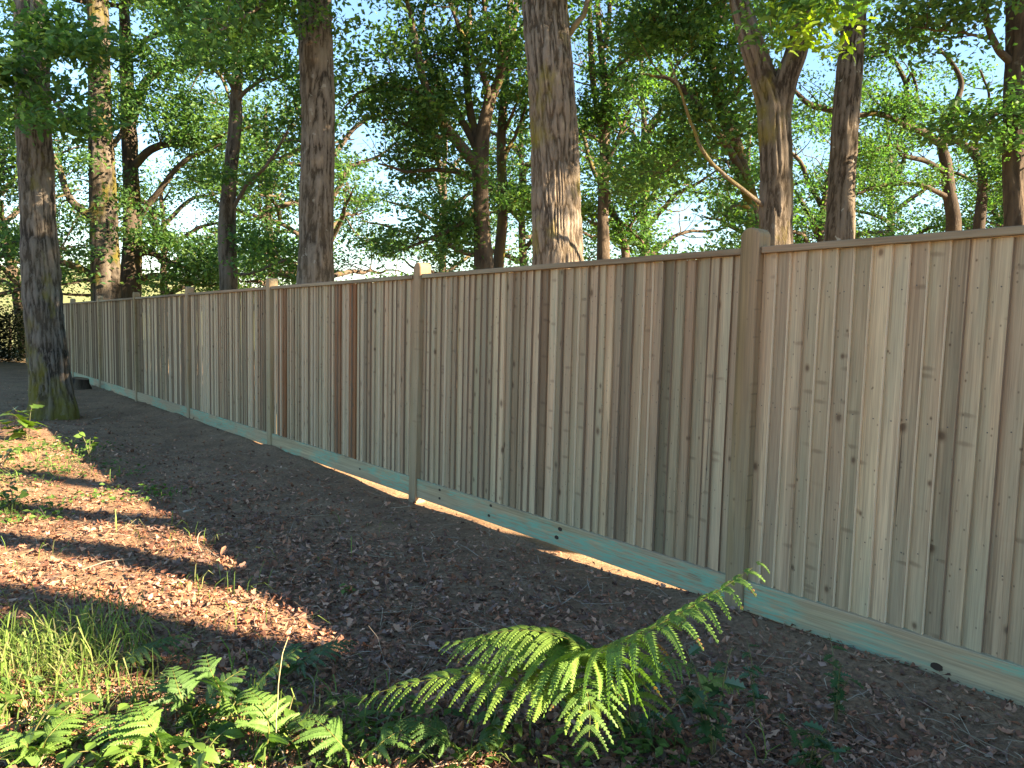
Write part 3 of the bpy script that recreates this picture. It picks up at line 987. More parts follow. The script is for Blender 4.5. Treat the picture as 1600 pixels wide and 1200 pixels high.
t = Tree('oak_tree', 'slender dark trunk splitting into upright stems right of the sunlit oak', 109, 'bark_far', (.15, .1, .6))
t.trunk([(943, 410, 15, 21), (942, 330, 15, 17), (945, 230, 15, 15), (946, 140, 15, 12), (938, 70, 15, 10), (934, 10, 15.2, 9), (930, -90, 15.4, 6)], ns=18, rings=60, rough=.006)
t.limb([(943, 215, 15, 11), (930, 150, 14.9, 10), (924, 80, 14.8, 9), (921, 0, 14.7, 7), (915, -80, 14.6, 4)], br=6, length=1)
t.limb([(946, 75, 15, 9), (950, 40, 14.9, 8), (955, -10, 14.8, 6)], br=4, length=1)
t.limb([(944, 225, 15, 6), (925, 212, 14.8, 5), (905, 195, 14.7, 4)], br=4, length=.8)
t.limb([(946, 260, 15, 7), (965, 220, 14.8, 6), (985, 170, 14.6, 4), (1010, 150, 14.5, 2)], br=8, length=.9)
t.limb([(943, 300, 15, 6), (1000, 300, 14.7, 5), (1030, 250, 14.5, 4)], br=8, length=.9)
t.limb([(946, 130, 15, 7), (980, 90, 14.6, 6), (1030, 60, 14.3, 3)], br=10, length=1.0)
t.limb([(946, 160, 15, 7), (990, 120, 14.6, 5), (1040, 120, 14.3, 3)], br=8, length=1.0)
t.finish(per=38, rad=.38, size=.10, bright=1.1)

t = Tree('oak_tree', 'small crooked stem leaning left beside the slender upright stems', 110, 'bark_far', (.2, .1, .6))
t.trunk([(978, 408, 17, 14), (973, 372, 17, 13), (958, 335, 17, 12), (944, 300, 17.1, 9), (925, 260, 17.2, 7), (905, 185, 17.3, 5)], ns=12, rings=36)
t.limb([(958, 335, 17, 7), (985, 360, 16.8, 5), (1005, 380, 16.7, 3)], br=6, length=.7)
t.limb([(972, 372, 17, 6), (1000, 330, 16.8, 5), (1030, 290, 16.6, 3)], br=8, length=.9)
t.limb([(960, 340, 17, 6), (930, 350, 16.8, 5), (905, 330, 16.7, 3)], br=5, length=.8)
t.finish(per=35, rad=.38, size=.105)

t = Tree('oak_tree', 'mossy oak forking into two thick limbs behind the nearest post', 111, 'bark', (.45, .2, .40))
C, rr = t.trunk([(1210, 388, 8, 54), (1212, 330, 8, 47), (1213, 260, 8, 46), (1210, 200, 8, 50), (1206, 160, 8, 46), (1190, 115, 8, 38), (1170, 55, 8, 34), (1152, -10, 8, 30), (1130, -130, 8.1, 24), (1120, -300, 8.2, 16)], ns=64, rings=220, rough=.011, ffreq=12)
t.limb([(1212, 190, 8, 40), (1226, 130, 7.95, 37), (1243, 85, 7.9, 34), (1254, 40, 7.9, 30), (1266, -30, 7.9, 26), (1280, -160, 8, 18)], ns=40, rings=90, wob=0)
t.limb([(1200, 328, 8, 7), (1165, 300, 7.8, 7), (1130, 272, 7.7, 6), (1098, 235, 7.6, 6), (1078, 185, 7.5, 5), (1062, 140, 7.4, 4), (1049, 98, 7.4, 2)], ns=8, rings=36, wob=.015)
t.limb([(1250, 30, 7.8, 6), (1262, 20, 7.0, 4), (1275, 35, 6.6, 3), (1290, 60, 6.4, 2)], br=5, length=.35, sub=1)
t.crown_above(C[-1], .14, 6, 2.8, 2.0, 6, 1.3)
sp = []
for k in range(3):
    for (a, b) in ((1235, 20), (1262, 52), (1290, 18), (1310, 12), (1297, 78), (1270, 8), (1245, 60), (1325, 30)):
        sp.append(np.array(W(a + t.rng.uniform(-12, 12), b + t.rng.uniform(-12, 12), 6.5 + t.rng.uniform(-.3, .3))))
LIT_YG = np.array([[.16, .26, .035], [.20, .30, .04], [.13, .23, .03]])  # sunlight on the low sprig put into its yellow-green
leaves(t.L, sp, 8, .13, .11, t.rng, .8, LIT_YG, shape=OAK)
t.finish(per=32, rad=.3, size=.10, bright=1.2, open_=False, shape=OAK)

t = Tree('oak_tree', 'leaning ivy-dark oak with long limbs rising left of the forked oak', 112, 'bark_far', (.5, .2, .45))
t.trunk([(1195, 395, 12, 26), (1182, 340, 12, 24), (1165, 285, 12, 22), (1145, 215, 12, 20), (1125, 160, 12, 17), (1112, 100, 12, 15), (1098, 30, 12.1, 12), (1085, -60, 12.2, 8)], ns=18, rings=60, rough=.01)
t.limb([(1168, 290, 12, 14), (1140, 235, 11.8, 12), (1105, 185, 11.6, 11), (1075, 145, 11.5, 10), (1045, 122, 11.4, 6), (1015, 118, 11.3, 3)], br=14, length=1.0)
t.limb([(1110, 95, 12, 10), (1120, 40, 11.8, 9), (1140, -20, 11.6, 6)], br=10, length=1.1)
t.limb([(1130, 170, 12, 8), (1160, 130, 11.6, 6), (1175, 80, 11.4, 3)], br=10, length=.9)
t.limb([(1180, 330, 12, 8), (1150, 320, 11.8, 6), (1128, 345, 11.6, 3)], br=5, length=.6)
t.limb([(1140, 210, 12, 8), (1100, 240, 11.7, 5), (1060, 250, 11.5, 3), (1030, 280, 11.4, 2)], br=8, length=.8)
t.limb([(1100, 60, 12, 8), (1060, 30, 11.7, 5), (1010, 30, 11.5, 3)], br=12, length=1.0)
t.finish(per=38, rad=.36, size=.095, bright=1.1)

t = Tree('oak_tree', 'straight grey trunk with pale lichen spots right of the forked oak', 113, 'bark', (.0, 1.0, .45))
C, rr = t.trunk([(1311, 380, 9, 46), (1314, 310, 9, 42), (1318, 240, 9, 41), (1324, 150, 9, 39), (1332, 60, 9, 37), (1341, -30, 9.1, 33), (1352, -180, 9.2, 28), (1365, -420, 9.4, 20)], ns=64, rings=260, rough=.007, ffreq=16)
t.crown_above(C[-1], .16, 7, 3.0, 2.4, 6, 1.4)
t.finish(per=32, rad=.4, size=.105)

t = Tree('oak_tree', 'dark trunk cut by the right edge of the picture with one upward limb', 114, 'bark_far', (.0, .2, .35))
C, rr = t.trunk([(1586, 356, 9, 33), (1584, 280, 9, 33), (1586, 180, 9, 33), (1590, 90, 9, 35), (1594, 0, 9, 38), (1600, -150, 9.1, 32), (1606, -400, 9.2, 24)], ns=40, rings=160, rough=.008, ffreq=13)
t.limb([(1582, 100, 9, 13), (1560, 78, 8.9, 11), (1546, 45, 8.8, 9), (1535, 0, 8.7, 8), (1525, -80, 8.6, 5)], ns=10, rings=26, br=4, length=.9, lo=.5)
t.limb([(1545, 60, 8.9, 5), (1500, 52, 8.8, 4), (1440, 45, 8.7, 3)], br=9, length=.6)
t.limb([(1583, 160, 9, 6), (1555, 180, 8.8, 5), (1535, 200, 8.7, 3)], br=8, length=.55)
t.crown_above(C[-1], .16, 6, 3.0, 2.4, 6, 1.4)
t.finish(per=32, rad=.32, size=.085, bright=1.1)

t = Tree('oak_tree', 'twisted field oak with snaking limbs seen between the two right-hand trunks', 115, 'bark_far', (.1, .15, .15))
t.trunk([(1490, 352, 17, 22), (1483, 300, 17, 19), (1478, 255, 17, 17), (1472, 222, 17, 14), (1490, 170, 17, 10), (1502, 130, 17, 8), (1485, 95, 17, 6), (1465, 75, 17, 4)], ns=14, rings=60)
t.limb([(1474, 228, 17, 13), (1445, 208, 16.8, 12), (1412, 195, 16.6, 10), (1375, 178, 16.5, 9), (1340, 180, 16.4, 8), (1300, 172, 16.3, 11), (1262, 160, 16.2, 9), (1240, 140, 16.1, 5)], rings=40, br=14, length=1.1)
t.limb([(1413, 195, 16.6, 9), (1418, 150, 16.5, 8), (1408, 112, 16.4, 7), (1388, 85, 16.3, 5), (1382, 45, 16.2, 3)], br=8, length=1.0)
t.limb([(1414, 140, 16.5, 6), (1425, 115, 16.4, 5), (1437, 170, 16.3, 3)], br=4, length=.8)
t.limb([(1478, 270, 17, 10), (1445, 252, 16.8, 8), (1410, 243, 16.6, 7), (1400, 228, 16.5, 6), (1345, 240, 16.3, 3)], br=8, length=.9)
t.limb([(1484, 310, 17, 9), (1440, 290, 16.7, 7), (1380, 288, 16.5, 6), (1340, 305, 16.4, 4)], br=8, length=.8)
t.limb([(1384, 80, 16.3, 4), (1360, 88, 16.2, 3), (1345, 86, 16.1, 2)], br=5, length=.8)
t.finish(per=35, rad=.36, size=.085, bright=1.0)

t = Tree('oak_tree', 'slim bent oak just left of the trunk at the right edge', 116, 'bark_far', (.1, .15, .15))
t.trunk([(1530, 350, 19, 17), (1535, 300, 19, 15), (1533, 262, 19, 13), (1515, 232, 19, 11), (1490, 218, 19, 8), (1460, 200, 19, 5)], ns=12, rings=46)
t.limb([(1534, 270, 19, 8), (1552, 250, 18.9, 6), (1572, 252, 18.8, 4)], br=5, length=.9)
t.limb([(1524, 240, 19, 7), (1530, 190, 18.9, 6), (1545, 150, 18.8, 4), (1530, 110, 18.7, 3)], br=10, length=1.1)
t.limb([(1534, 300, 19, 7), (1560, 290, 18.8, 4), (1590, 310, 18.7, 3)], br=7, length=1.0)
t.finish(per=38, rad=.4, size=.095, bright=1.0)

# --- the wood behind: further oaks, each with its own trunk and crown
BACK = [
    (40, 27, 'dense oak in the shade behind the trunk at far left', 4.4, .9), (-60, 22, 'dark oak spreading in from the left edge of the picture', 4.2, .8),
    (255, 30, 'broad oak behind the arching limb at left', 4.8, .95), (430, 27, 'round oak showing between the slim trunk and the stout pale trunk', 4.4, 1.0),
    (512, 24, 'light leafy oak standing close behind the stout pale trunk', 3.8, 1.0), (690, 31, 'far oak seen through the many-stemmed oak', 4.8, 1.05),
    (820, 27, 'oak half hidden by the sunlit trunk', 4.4, 1.0), (1010, 25, 'bright oak behind the slender stems with a gap of sky to its right', 3.6, 1.1),
    (1170, 29, 'oak with pale foliage behind the forked oak', 4.2, 1.1), (1265, 26, 'airy oak between the forked oak and the lichen-spotted trunk', 3.8, 1.1),
    (1400, 30, 'lacy oak behind the twisted field oak', 4.6, 1.1), (1540, 27, 'airy oak behind the slim bent oak at right', 4.4, 1.05), (1690, 24, 'oak reaching in from the right edge behind the cut-off trunk', 4.2, 1.0)]
rbk = np.random.default_rng(55)
for i, (px, dep, lab, rc, br_) in enumerate(BACK):
    t = Tree('background_oak', lab, 300 + i, 'bark_far', (.1, .1, .5), group='oaks of the wood behind the fence')
    b = W(px, 470, dep); g = gz1(b.x, b.y)
    t.base = Vector((b.x, b.y, g))
    hh = rbk.uniform(1.6, 2.6)
    b0 = np.array([b.x, b.y, g])
    lean = np.array([rbk.normal() * .3, rbk.normal() * .3, 0])
    t.free_limb([b0 - [0, 0, .2], b0 + lean * .3 + [0, 0, hh], b0 + lean + [0, 0, hh * 2.2], b0 + lean * 2 + [0, 0, hh * 4.0]], .24, .06, 6, 1.8, .55, 12, 24, .1)
    nl = 13
    for k in range(nl):
        a = 6.283 * k / nl * 1.618 * 3 + rbk.uniform(-.3, .3)
        z0 = g + hh * (.8 + 2.6 * k / nl)
        l = rc * rbk.uniform(.75, 1.1) * (1 - .35 * k / nl)
        h = rbk.uniform(-.2, 1.6) + k * .08
        st = np.array([b.x, b.y, z0]) + lean * (z0 - g) / (hh * 3)
        e = np.array([math.cos(a), math.sin(a), 0])
        s2 = np.array([-math.sin(a), math.cos(a), 0]) * rbk.uniform(-.25, .25) * l
        t.free_limb([st, st + e * l * .35 + [0, 0, h * .6], st + e * l * .7 + s2 + [0, 0, h * .8], st + e * l + s2 * 1.4 + [0, 0, h]], .10, .02, 7, 1.5, .3)
    t.finish(per=20, rad=.60, size=.13, bright=br_ * .95)

# --- low growth closing the view under the crowns and the hedge past the fence end
t = Tree('hedge', 'dark clipped hedge past the far end of the fence', 401, 'bark_far', (0, 0, .3))
t.root['category'] = 'hedge'
hc = []
e0 = Vector((FX, FY, 0)) + FD * 27.2
t.base = Vector((e0.x - 1.2, e0.y + .4, gz1(e0.x, e0.y)))
for k in range(260):
    u = t.rng.uniform(-.1, 1); n_ = t.rng.uniform(-.6, 1.0)
    p = e0 + FN * (0.3 + 6.0 * u) + FD * n_
    hc.append((p.x, p.y, gz1(p.x, p.y) + t.rng.uniform(.1, 1.6)))
for k in range(9):
    p = e0 + FN * (.4 + 5.6 * k / 8) + FD * .2
    tube(t.T, [(p.x, p.y, gz1(p.x, p.y) - .1), (p.x + .1, p.y, .5), (p.x, p.y + .1, 1.2)], [.05, .04, .02], 6, 8, k)
t.finish(per=110, rad=.42, size=.09, bright=.07, extra=np.array(hc), flat=1.0, open_=False)  # low brightness puts the hedge's shade into its leaf colour

# --- unseen trees right of the picture, placed to shade the ground and trunks
SU = Vector((math.sin(SUN_HEAD), math.cos(SUN_HEAD), 0))
SHADE = [((90, 752), 9.5, .13, 1), ((80, 806), 11.0, .17, 2), ((110, 864), 9.0, .17, 3), ((150, 990), 10.5, .16, 4), ((330, 1100), 12.5, .14, 5), ((400, 1045), 11.5, .20, 10), ((30, 650), 15.0, .24, 6), (None, (10.5, 6.4), .22, 7), (None, (13.5, 4.2), .22, 8), (None, (15.5, 7.2), .25, 9)]  # entries without a direction are added only to shade the trunks
for (pp, dist, r0, k) in SHADE:
    b = G(*pp) + SU * dist if pp else Vector((*dist, 0))
    g = gz1(b.x, b.y)
    t = Tree('shade_oak', 'unseen oak to the right of the picture, placed to shade the ground', 500 + k, 'bark_far', (.1, .1, .5), group='oaks to the right of the picture')
    t.base = Vector((b.x, b.y, g))
    b0 = np.array([b.x, b.y, g])
    C = t.free_limb([b0 - [0, 0, .2], b0 + [.05, .05, 3.5], b0 + [0, .1, 7], b0 + [.1, 0, 11]], r0, r0 * .6, 0, ns=12, wob=.05)
    t.crown_above(b0 + [.1, 0, 11], r0 * .8, 8 if pp else 12, 3.0, 2.5, 5 if pp else 8, 1.6, down=2.0 if pp else 2.4)
    t.finish(per=16 if pp else 13, rad=.5, size=.15, open_=False)


# ------------------------------------------------------------------ forest floor
def A(px, py, h):
    """a point h above the ground in that direction"""
    d = _F + _Rt * ((px - 800) / FPX) + _Up * ((600 - py) / FPX)
    k = 3.0
    for _ in range(12):
        p = CAMP + d * k
        k = (CAMH - gz1(p.x, p.y) - h) / max(1e-3, -d.z)
    return CAMP + d * k


LITTER = np.array([1.7, 1.36, 1.27]) * np.array([[.17, .095, .062], [.24, .15, .10], [.13, .085, .062], [.10, .060, .045], [.30, .21, .15], [.20, .10, .06], [.075, .05, .04], [.16, .125, .105]])
rl = np.random.default_rng(77)


def floor_points(n, ymin, ymax, power, nmin=.02):
    u = rl.random(n)
    a = 1 - power
    y = (ymin ** a + u * (ymax ** a - ymin ** a)) ** (1 / a)
    x = y * rl.uniform(-.78, .78, n)
    nd = (x - FX) * FN.x + (y - FY) * FN.y
    tt = (x - FX) * FD.x + (y - FY) * FD.y
    return x, y, nd, tt, nd > nmin


def litter_leaves(name, n, ymin, ymax, power, smin, smax, shape, curl, lift, dens=None):
    x, y, nd, tt, ok = floor_points(n, ymin, ymax, power)
    if dens is not None: ok &= rl.random(n) < dens(x, y, nd, tt)
    x, y = x[ok], y[ok]; n = len(x)
    z = gz(x, y) + rl.random(n) ** 2 * lift + .004
    s = np.exp(rl.uniform(np.log(smin), np.log(smax), n))
    yaw = rl.uniform(0, 6.283, n)
    nr = rl.normal(size=(n, 3)) * .42; nr[:, 2] = 1; nr /= np.linalg.norm(nr, axis=1)[:, None]
    d = np.stack([np.cos(yaw), np.sin(yaw), np.zeros(n)], 1); d -= nr * (d * nr).sum(1)[:, None]; d /= np.linalg.norm(d, axis=1)[:, None]
    w = np.cross(nr, d)
    k = len(shape)
    sx, sy = shape[:, 0][None, :], shape[:, 1][None, :]
    asp = rl.uniform(.7, 1.2, n)[:, None]
    cu = (rl.normal(size=n) * curl)[:, None]; cv = (rl.normal(size=n) * curl)[:, None]
    hz = cu * sy ** 2 * 3 + cv * sx ** 2
    V = np.stack([x, y, z], 1)[:, None, :] + s[:, None, None] * (d[:, None, :] * sx[:, :, None] + w[:, None, :] * (sy * asp)[:, :, None] + nr[:, None, :] * hz[:, :, None])
    c = LITTER[rl.integers(0, len(LITTER), n)] * rl.uniform(.6, 1.25, (n, 1))
    o = link(name, mesh(name, V.reshape(-1, 3), np.arange(n * k).reshape(n, k), M['litter'], np.repeat(c, k, 0)))
    return o


def d_near(x, y, nd, tt):
    bare = np.clip((nd - .35) / .9, .10, 1) * np.where(tt < 2.5, 1, 1.0)
    return bare * np.clip(.75 + .6 * vnoise(x * 1.3, y * 1.3, seed=21), .15, 1)


DIA = np.array([(-.5, 0), (0, .28), (.5, .03), (.02, -.26)])
tag(litter_leaves('leaf_litter', 26000, 1.9, 8.5, 1.3, .014, .075, OAK, .9, .025, d_near), 'brown fallen oak leaves and scraps lying over the bare soil', 'leaf litter', kind='stuff')
tag(litter_leaves('leaf_fragments', 80000, 1.9, 26, 1.15, .010, .05, DIA, .8, .02, lambda x, y, nd, tt: np.clip(.25 + nd * .6, .25, 1)), 'small brown leaf scraps and mulch strewn between the larger fallen leaves', 'leaf litter', kind='stuff')

# fine twigs and straw
S = Soup()
x, y, nd, tt, ok = floor_points(4200, 1.9, 18, 1.6, .08)
for xx, yy in zip(x[ok], y[ok]):
    L = float(np.exp(rl.uniform(np.log(.04), np.log(.26)))); a = rl.uniform(0, 6.283); b = rl.normal() * .5
    z0 = gz1(xx, yy) + .008
    m = np.array([xx + math.cos(a) * L * .5, yy + math.sin(a) * L * .5, z0 + abs(rl.normal()) * .02])
    e = m + np.array([math.cos(a + b) * L * .5, math.sin(a + b) * L * .5, rl.normal() * .012])
    r_ = rl.uniform(.0007, .0022)
    V = []
    for p, q in ((np.array([xx, yy, z0]), 1), (m, .9), (e, .5)):
        for k in range(3):
            V.append(p + np.array([-math.sin(a) * math.cos(2.09 * k), math.cos(a) * math.cos(2.09 * k), math.sin(2.09 * k)]) * r_ * q)
    F = np.array([(i * 3 + k, i * 3 + (k + 1) % 3, i * 3 + 3 + (k + 1) % 3, i * 3 + 3 + k) for i in range(2) for k in range(3)])
    cc = np.array([[.33, .27, .19], [.20, .155, .11], [.11, .08, .06], [.26, .22, .17]])[rl.integers(4)] * rl.uniform(.7, 1.2)
    S.add(np.array(V), F, np.tile(cc, (9, 1)))
V, F, C = S.get()
tag(link('twigs', mesh('twigs', V, F, M['twig'], C)), 'thin dry twigs and straw scattered over the soil', 'twigs', kind='stuff')

# clods of soil
S = Soup()
x, y, nd, tt, ok = floor_points(9000, 1.9, 14, 1.7, .03)
ico = np.array([(0, 0, 1), (.9, 0, .2), (.2, .85, .25), (-.75, .5, .15), (-.7, -.55, .2), (.25, -.85, .2), (0, 0, -.7)], float)
icf = np.array([(0, 1, 2), (0, 2, 3), (0, 3, 4), (0, 4, 5), (0, 5, 1), (6, 2, 1), (6, 3, 2), (6, 4, 3), (6, 5, 4), (6, 1, 5)])
x, y = x[ok], y[ok]; n = len(x)
s = np.exp(rl.uniform(np.log(.003), np.log(.016), n)) 
V = np.stack([x, y, gz(x, y)], 1)[:, None, :] + ico[None] * s[:, None, None] * rl.uniform(.6, 1.3, (n, 7, 3))
F = (icf[None] + (np.arange(n) * 7)[:, None, None]).reshape(-1, 3)
cc = np.array([[.17, .103, .064], [.23, .145, .092], [.11, .068, .044], [.32, .23, .16]])[rl.choice(4, n, p=[.4, .3, .2, .1])]
tag(link('soil_clods', mesh('soil_clods', V.reshape(-1, 3), F, M['twig'], np.repeat(cc, 7, 0))), 'small crumbs and clods of dark soil on the bare ground', 'soil', kind='stuff')


# ------------------------------------------------------------------ grass
def grass(S, pts, n, spread, hmin, hmax, rng, cols, lean=1.15, width=.0023):
    for (p, wgt) in pts:
        m = int(n * wgt)
        for _ in range(m):
            bx, by = p.x + rng.normal() * spread, p.y + rng.normal() * spread
            L = rng.uniform(hmin, hmax); a = rng.uniform(0, 6.283); le = rng.uniform(.15, 1) * lean
            b0 = np.array([bx, by, gz1(bx, by) - .01])
            dr = np.array([math.cos(a), math.sin(a), 0]); sd = np.array([-math.sin(a), math.cos(a), 0]) * width * rng.uniform(.6, 1.5)
            p1 = b0 + dr * L * le * .22 + np.array([0, 0, L * .45]); p2 = b0 + dr * L * le * .62 + np.array([0, 0, L * (.80 - .25 * le)]); p3 = b0 + dr * L * le * 1.05 + np.array([0, 0, L * (.95 - .75 * le)])
            V = np.array([b0 - sd * .6, b0 + sd * .6, p1 - sd, p1 + sd, p2 - sd * .75, p2 + sd * .75, p3 - sd * .1, p3 + sd * .1])
            S.add(V, np.array([(0, 1, 3, 2), (2, 3, 5, 4), (4, 5, 7, 6)]), np.tile(cols[rng.integers(len(cols))] * rng.uniform(.8, 1.2), (8, 1)))


GR = np.array([[.12, .20, .045], [.15, .23, .06], [.09, .16, .04], [.22, .24, .10]])
S = Soup()
tuft = [(G(a, b), w) for a, b, w in ((20, 1065, 1), (60, 1050, 1), (110, 1050, 1), (160, 1045, .8), (40, 1085, .7), (90, 1020, .8), (130, 1010, .5), (190, 1040, .5), (5, 1030, .7), (-30, 1060, .8))]
grass(S, tuft, 95, .15, .08, .34, rl, GR)
sparse = [(G(a, b), w) for a, b, w in ((430, 1130, 1), (480, 1160, 1), (230, 1080, 1), (260, 1120, 1), (150, 1100, 1), (80, 1120, 1.2), (330, 1090, .8), (120, 1160, 1), (20, 1150, 1), (520, 1120, .7), (640, 1140, .6), (540, 1180, .8), (620, 1170, .6), (700, 1190, .6), (420, 1190, 1), (350, 1160, .6), (860, 1185, .4), (30, 800, .8), (10, 760, .6), (250, 780, .3), (60, 870, .3), (400, 990, .3), (90, 740, .9), (110, 720, .9), (60, 700, .9), (150, 745, .5), (30, 720, 1), (320, 925, .6), (300, 850, .4), (470, 1100, .5), (1120, 1190, .4), (180, 830, .3), (330, 930, .4), (580, 830, .15), (520, 870, .15))]
grass(S, sparse, 36, .14, .04, .20, rl, GR)
V, F, C = S.get()
tag(link('grass', mesh('grass', V, F, M['grass'], C)), 'loose tufts of green grass in the left foreground', 'grass', kind='stuff')

# low green ground cover at left
S = Soup()
cen = []
for (a, b, r_, m) in ((40, 745, .5, 14), (100, 730, .5, 14), (20, 790, .35, 10), (30, 700, .6, 14), (10, 820, .25, 8), (90, 700, .5, 12), (140, 780, .3, 5), (230, 780, .3, 6), (30, 1110, .15, 6), (60, 1185, .18, 6), (150, 1190, .2, 6), (250, 1195, .2, 6), (330, 1180, .2, 5), (420, 1175, .2, 5), (560, 1190, .2, 4), (700, 1170, .2, 4), (900, 1180, .2, 5), (1000, 1190, .2, 5), (480, 1130, .2, 3)):
    g = G(a, b)
    for _ in range(m):
        xx, yy = g.x + rl.normal() * r_ * .6, g.y + rl.normal() * r_ * .6
        cen.append((xx, yy, gz1(xx, yy) + rl.uniform(.02, .06)))
leaves(S, cen, 16, .12, .042, rl, .3, np.array([[.07, .15, .035], [.10, .19, .045], [.05, .11, .03]]), up=1.5)
V, F, C = S.get()
V[:, 2] = np.maximum(V[:, 2], gz(V[:, 0], V[:, 1]) + .004)
tag(link('ground_cover', mesh('ground_cover', V, F, M['fern'], C)), 'patchy low green weeds carpeting the ground at left', 'weeds', kind='stuff')


# ------------------------------------------------------------------ ferns
def fern(name, label, fronds, seed, group=None, bright=1.0, base=None, cat='fern'):
    rng = np.random.default_rng(seed)
    p0 = base if base is not None else fronds[0]['p'][0]
    g = gz1(p0[0], p0[1])
    root = empty(name, (p0[0], p0[1], g)); tag(root, label, cat, group)
    off = np.array([p0[0], p0[1], g])
    for fr in fronds:
        P = np.array([np.array(q) for q in fr['p']])
        n = 60
        C = catmull(P, n)
        T = np.gradient(C, axis=0); T /= np.linalg.norm(T, axis=1)[:, None]
        S = Soup()
        tube(S, C[::4], np.linspace(.0038, .0008, len(C[::4])), 5, n // 2, 0)
        V, F, K = S.get(); K[:] = np.array([.16, .17, .05]) * bright
        fo = link('frond', mesh('rachis', V - off, F, M['fern'], K, True), root)
        u0 = fr.get('u0', .3); Lm = fr['L']; pairs = fr.get('n', 15); droop = fr.get('droop', .5)
        roll = fr.get('roll', 0.0); col = np.array(fr.get('col', (.12, .22, .045))) * bright
        for k in range(pairs):
            u = u0 + (1 - u0) * (k + .3) / pairs
            i = min(n - 1, int(u * (n - 1)))
            v = (u - u0) / (1 - u0)
            tv = T[i]
            up = np.array([math.sin(roll) * -tv[1], math.sin(roll) * tv[0], 1.0])
            sd = np.cross(tv, up); sd /= np.linalg.norm(sd) + 1e-9
            nrm = np.cross(sd, tv)
            for sg in (-1, 1):
                if sg in fr.get('skip', ()): continue
                Lp = Lm * (1 - v) ** .75 * min(1, .55 + v * 3) * rng.uniform(.88, 1.08) + .012
                fwd = rng.uniform(.30, .5) + .25 * v
                d0 = sd * sg * math.cos(fwd) + tv * math.sin(fwd)
                m = 15
                q = np.linspace(0, 1, m)
                dp = droop * rng.uniform(.7, 1.3)
                mid = C[i] + np.outer(q * Lp, d0) + np.outer(.10 * Lp * q * (1 - q), nrm) + np.outer(-dp * Lp * q ** 2.2, [0, 0, 1]) + np.outer(.08 * Lp * q ** 2, tv)
                tt_ = np.gradient(mid, axis=0); tt_ /= np.linalg.norm(tt_, axis=1)[:, None]
                ps = np.cross(tt_, nrm); ps /= np.linalg.norm(ps, axis=1)[:, None] + 1e-9
                pn = np.cross(ps, tt_)
                V, F, K = [], [], []
                np_ = max(9, int(Lp / .0078))
                brown = rng.uniform(.75, .95) if rng.random() < .12 else 2
                for j in range(np_):
                    w = (j + .4) / np_
                    a = w * (m - 1); ii = min(m - 2, int(a)); f = a - ii
                    c = mid[ii] * (1 - f) + mid[ii + 1] * f
                    pl = Lp * .16 * (1 - w) ** .7 * min(1, .6 + w * 3) + .003
                    pw = Lp / np_ * .52
                    cj = col * rng.uniform(.78, 1.2)
                    if w > brown: cj = np.array([.22, .13, .05]) * rng.uniform(.7, 1.2)
                    if rng.random() < .035: continue
                    pl *= rng.uniform(.82, 1.1)
                    for s2 in (-1, 1):
                        dr = ps[ii] * s2 * .92 + tt_[ii] * .38
                        tip = c + dr * pl - pn[ii] * pl * .18
                        h1 = c + dr * pl * .5 + tt_[ii] * pw + pn[ii] * pl * .05
                        h2 = c + dr * pl * .5 - tt_[ii] * pw + pn[ii] * pl * .05
                        b1 = c + tt_[ii] * pw * .9; b2 = c - tt_[ii] * pw * .9
                        nb = len(V)
                        V += [b2, h2, tip, h1, b1]; F.append((nb, nb + 1, nb + 2, nb + 3, nb + 4)); K += [cj] * 5
                nb = len(V)          # the pinna's own midrib
                for a in range(0, m, 2):
                    V += [mid[a] - ps[a] * .0012 + pn[a] * .0008, mid[a] + ps[a] * .0012 + pn[a] * .0008]; K += [col * 1.2] * 2
                for a in range(len(range(0, m, 2)) - 1):
                    F.append((nb + 2 * a, nb + 2 * a + 1, nb + 2 * a + 3, nb + 2 * a + 2))
                link('pinna', mesh('pinna', np.array(V) - off, F, M['fern'], np.array(K)), fo)
    return root


b = A(985, 1150, 0)
LITF = (.105, .21, .05)  # bright green with the sun on the fronds put into the colour
fern('bracken', 'large bright bracken with arching fronds in the centre foreground, its tip against the fence', [
    dict(p=[A(985, 1150, 0), A(965, 1085, .22), A(930, 1022, .45), A(1010, 985, .58), A(1085, 945, .66), A(1150, 905, .74), A(1202, 868, .80)], u0=.40, L=.25, n=18, droop=.75, col=LITF),
    dict(p=[A(980, 1145, 0), A(965, 1080, .22), A(935, 1020, .38), A(870, 1004, .42), A(780, 1000, .42), A(685, 1006, .38)], u0=.36, L=.28, n=20, droop=.40, col=LITF),
    dict(p=[A(975, 1150, 0), A(940, 1100, .20), A(870, 1065, .30), A(780, 1050, .33), A(670, 1062, .30), A(555, 1092, .22)], u0=.22, L=.25, n=20, droop=.40, col=(.14, .25, .05)),
    dict(p=[A(985, 1150, 0), A(950, 1080, .2), A(905, 1030, .36), A(915, 1070, .36), A(922, 1120, .32), A(918, 1178, .24)], u0=.45, L=.20, n=12, droop=.35, col=(.09, .18, .045)),  # hanging frond, its shade put into a darker green
    dict(p=[A(980, 1148, 0), A(950, 1070, .24), A(900, 1005, .44), A(830, 985, .47), A(760, 992, .44), A(715, 1012, .38)], u0=.45, L=.21, n=15, droop=.55, col=(.13, .23, .05)),
    dict(p=[A(985, 1150, 0), A(985, 1090, .18), A(1000, 1040, .30), A(1040, 1030, .34), A(1085, 1050, .32)], u0=.35, L=.16, n=12, droop=.6, col=(.11, .21, .045))], 1, base=b)

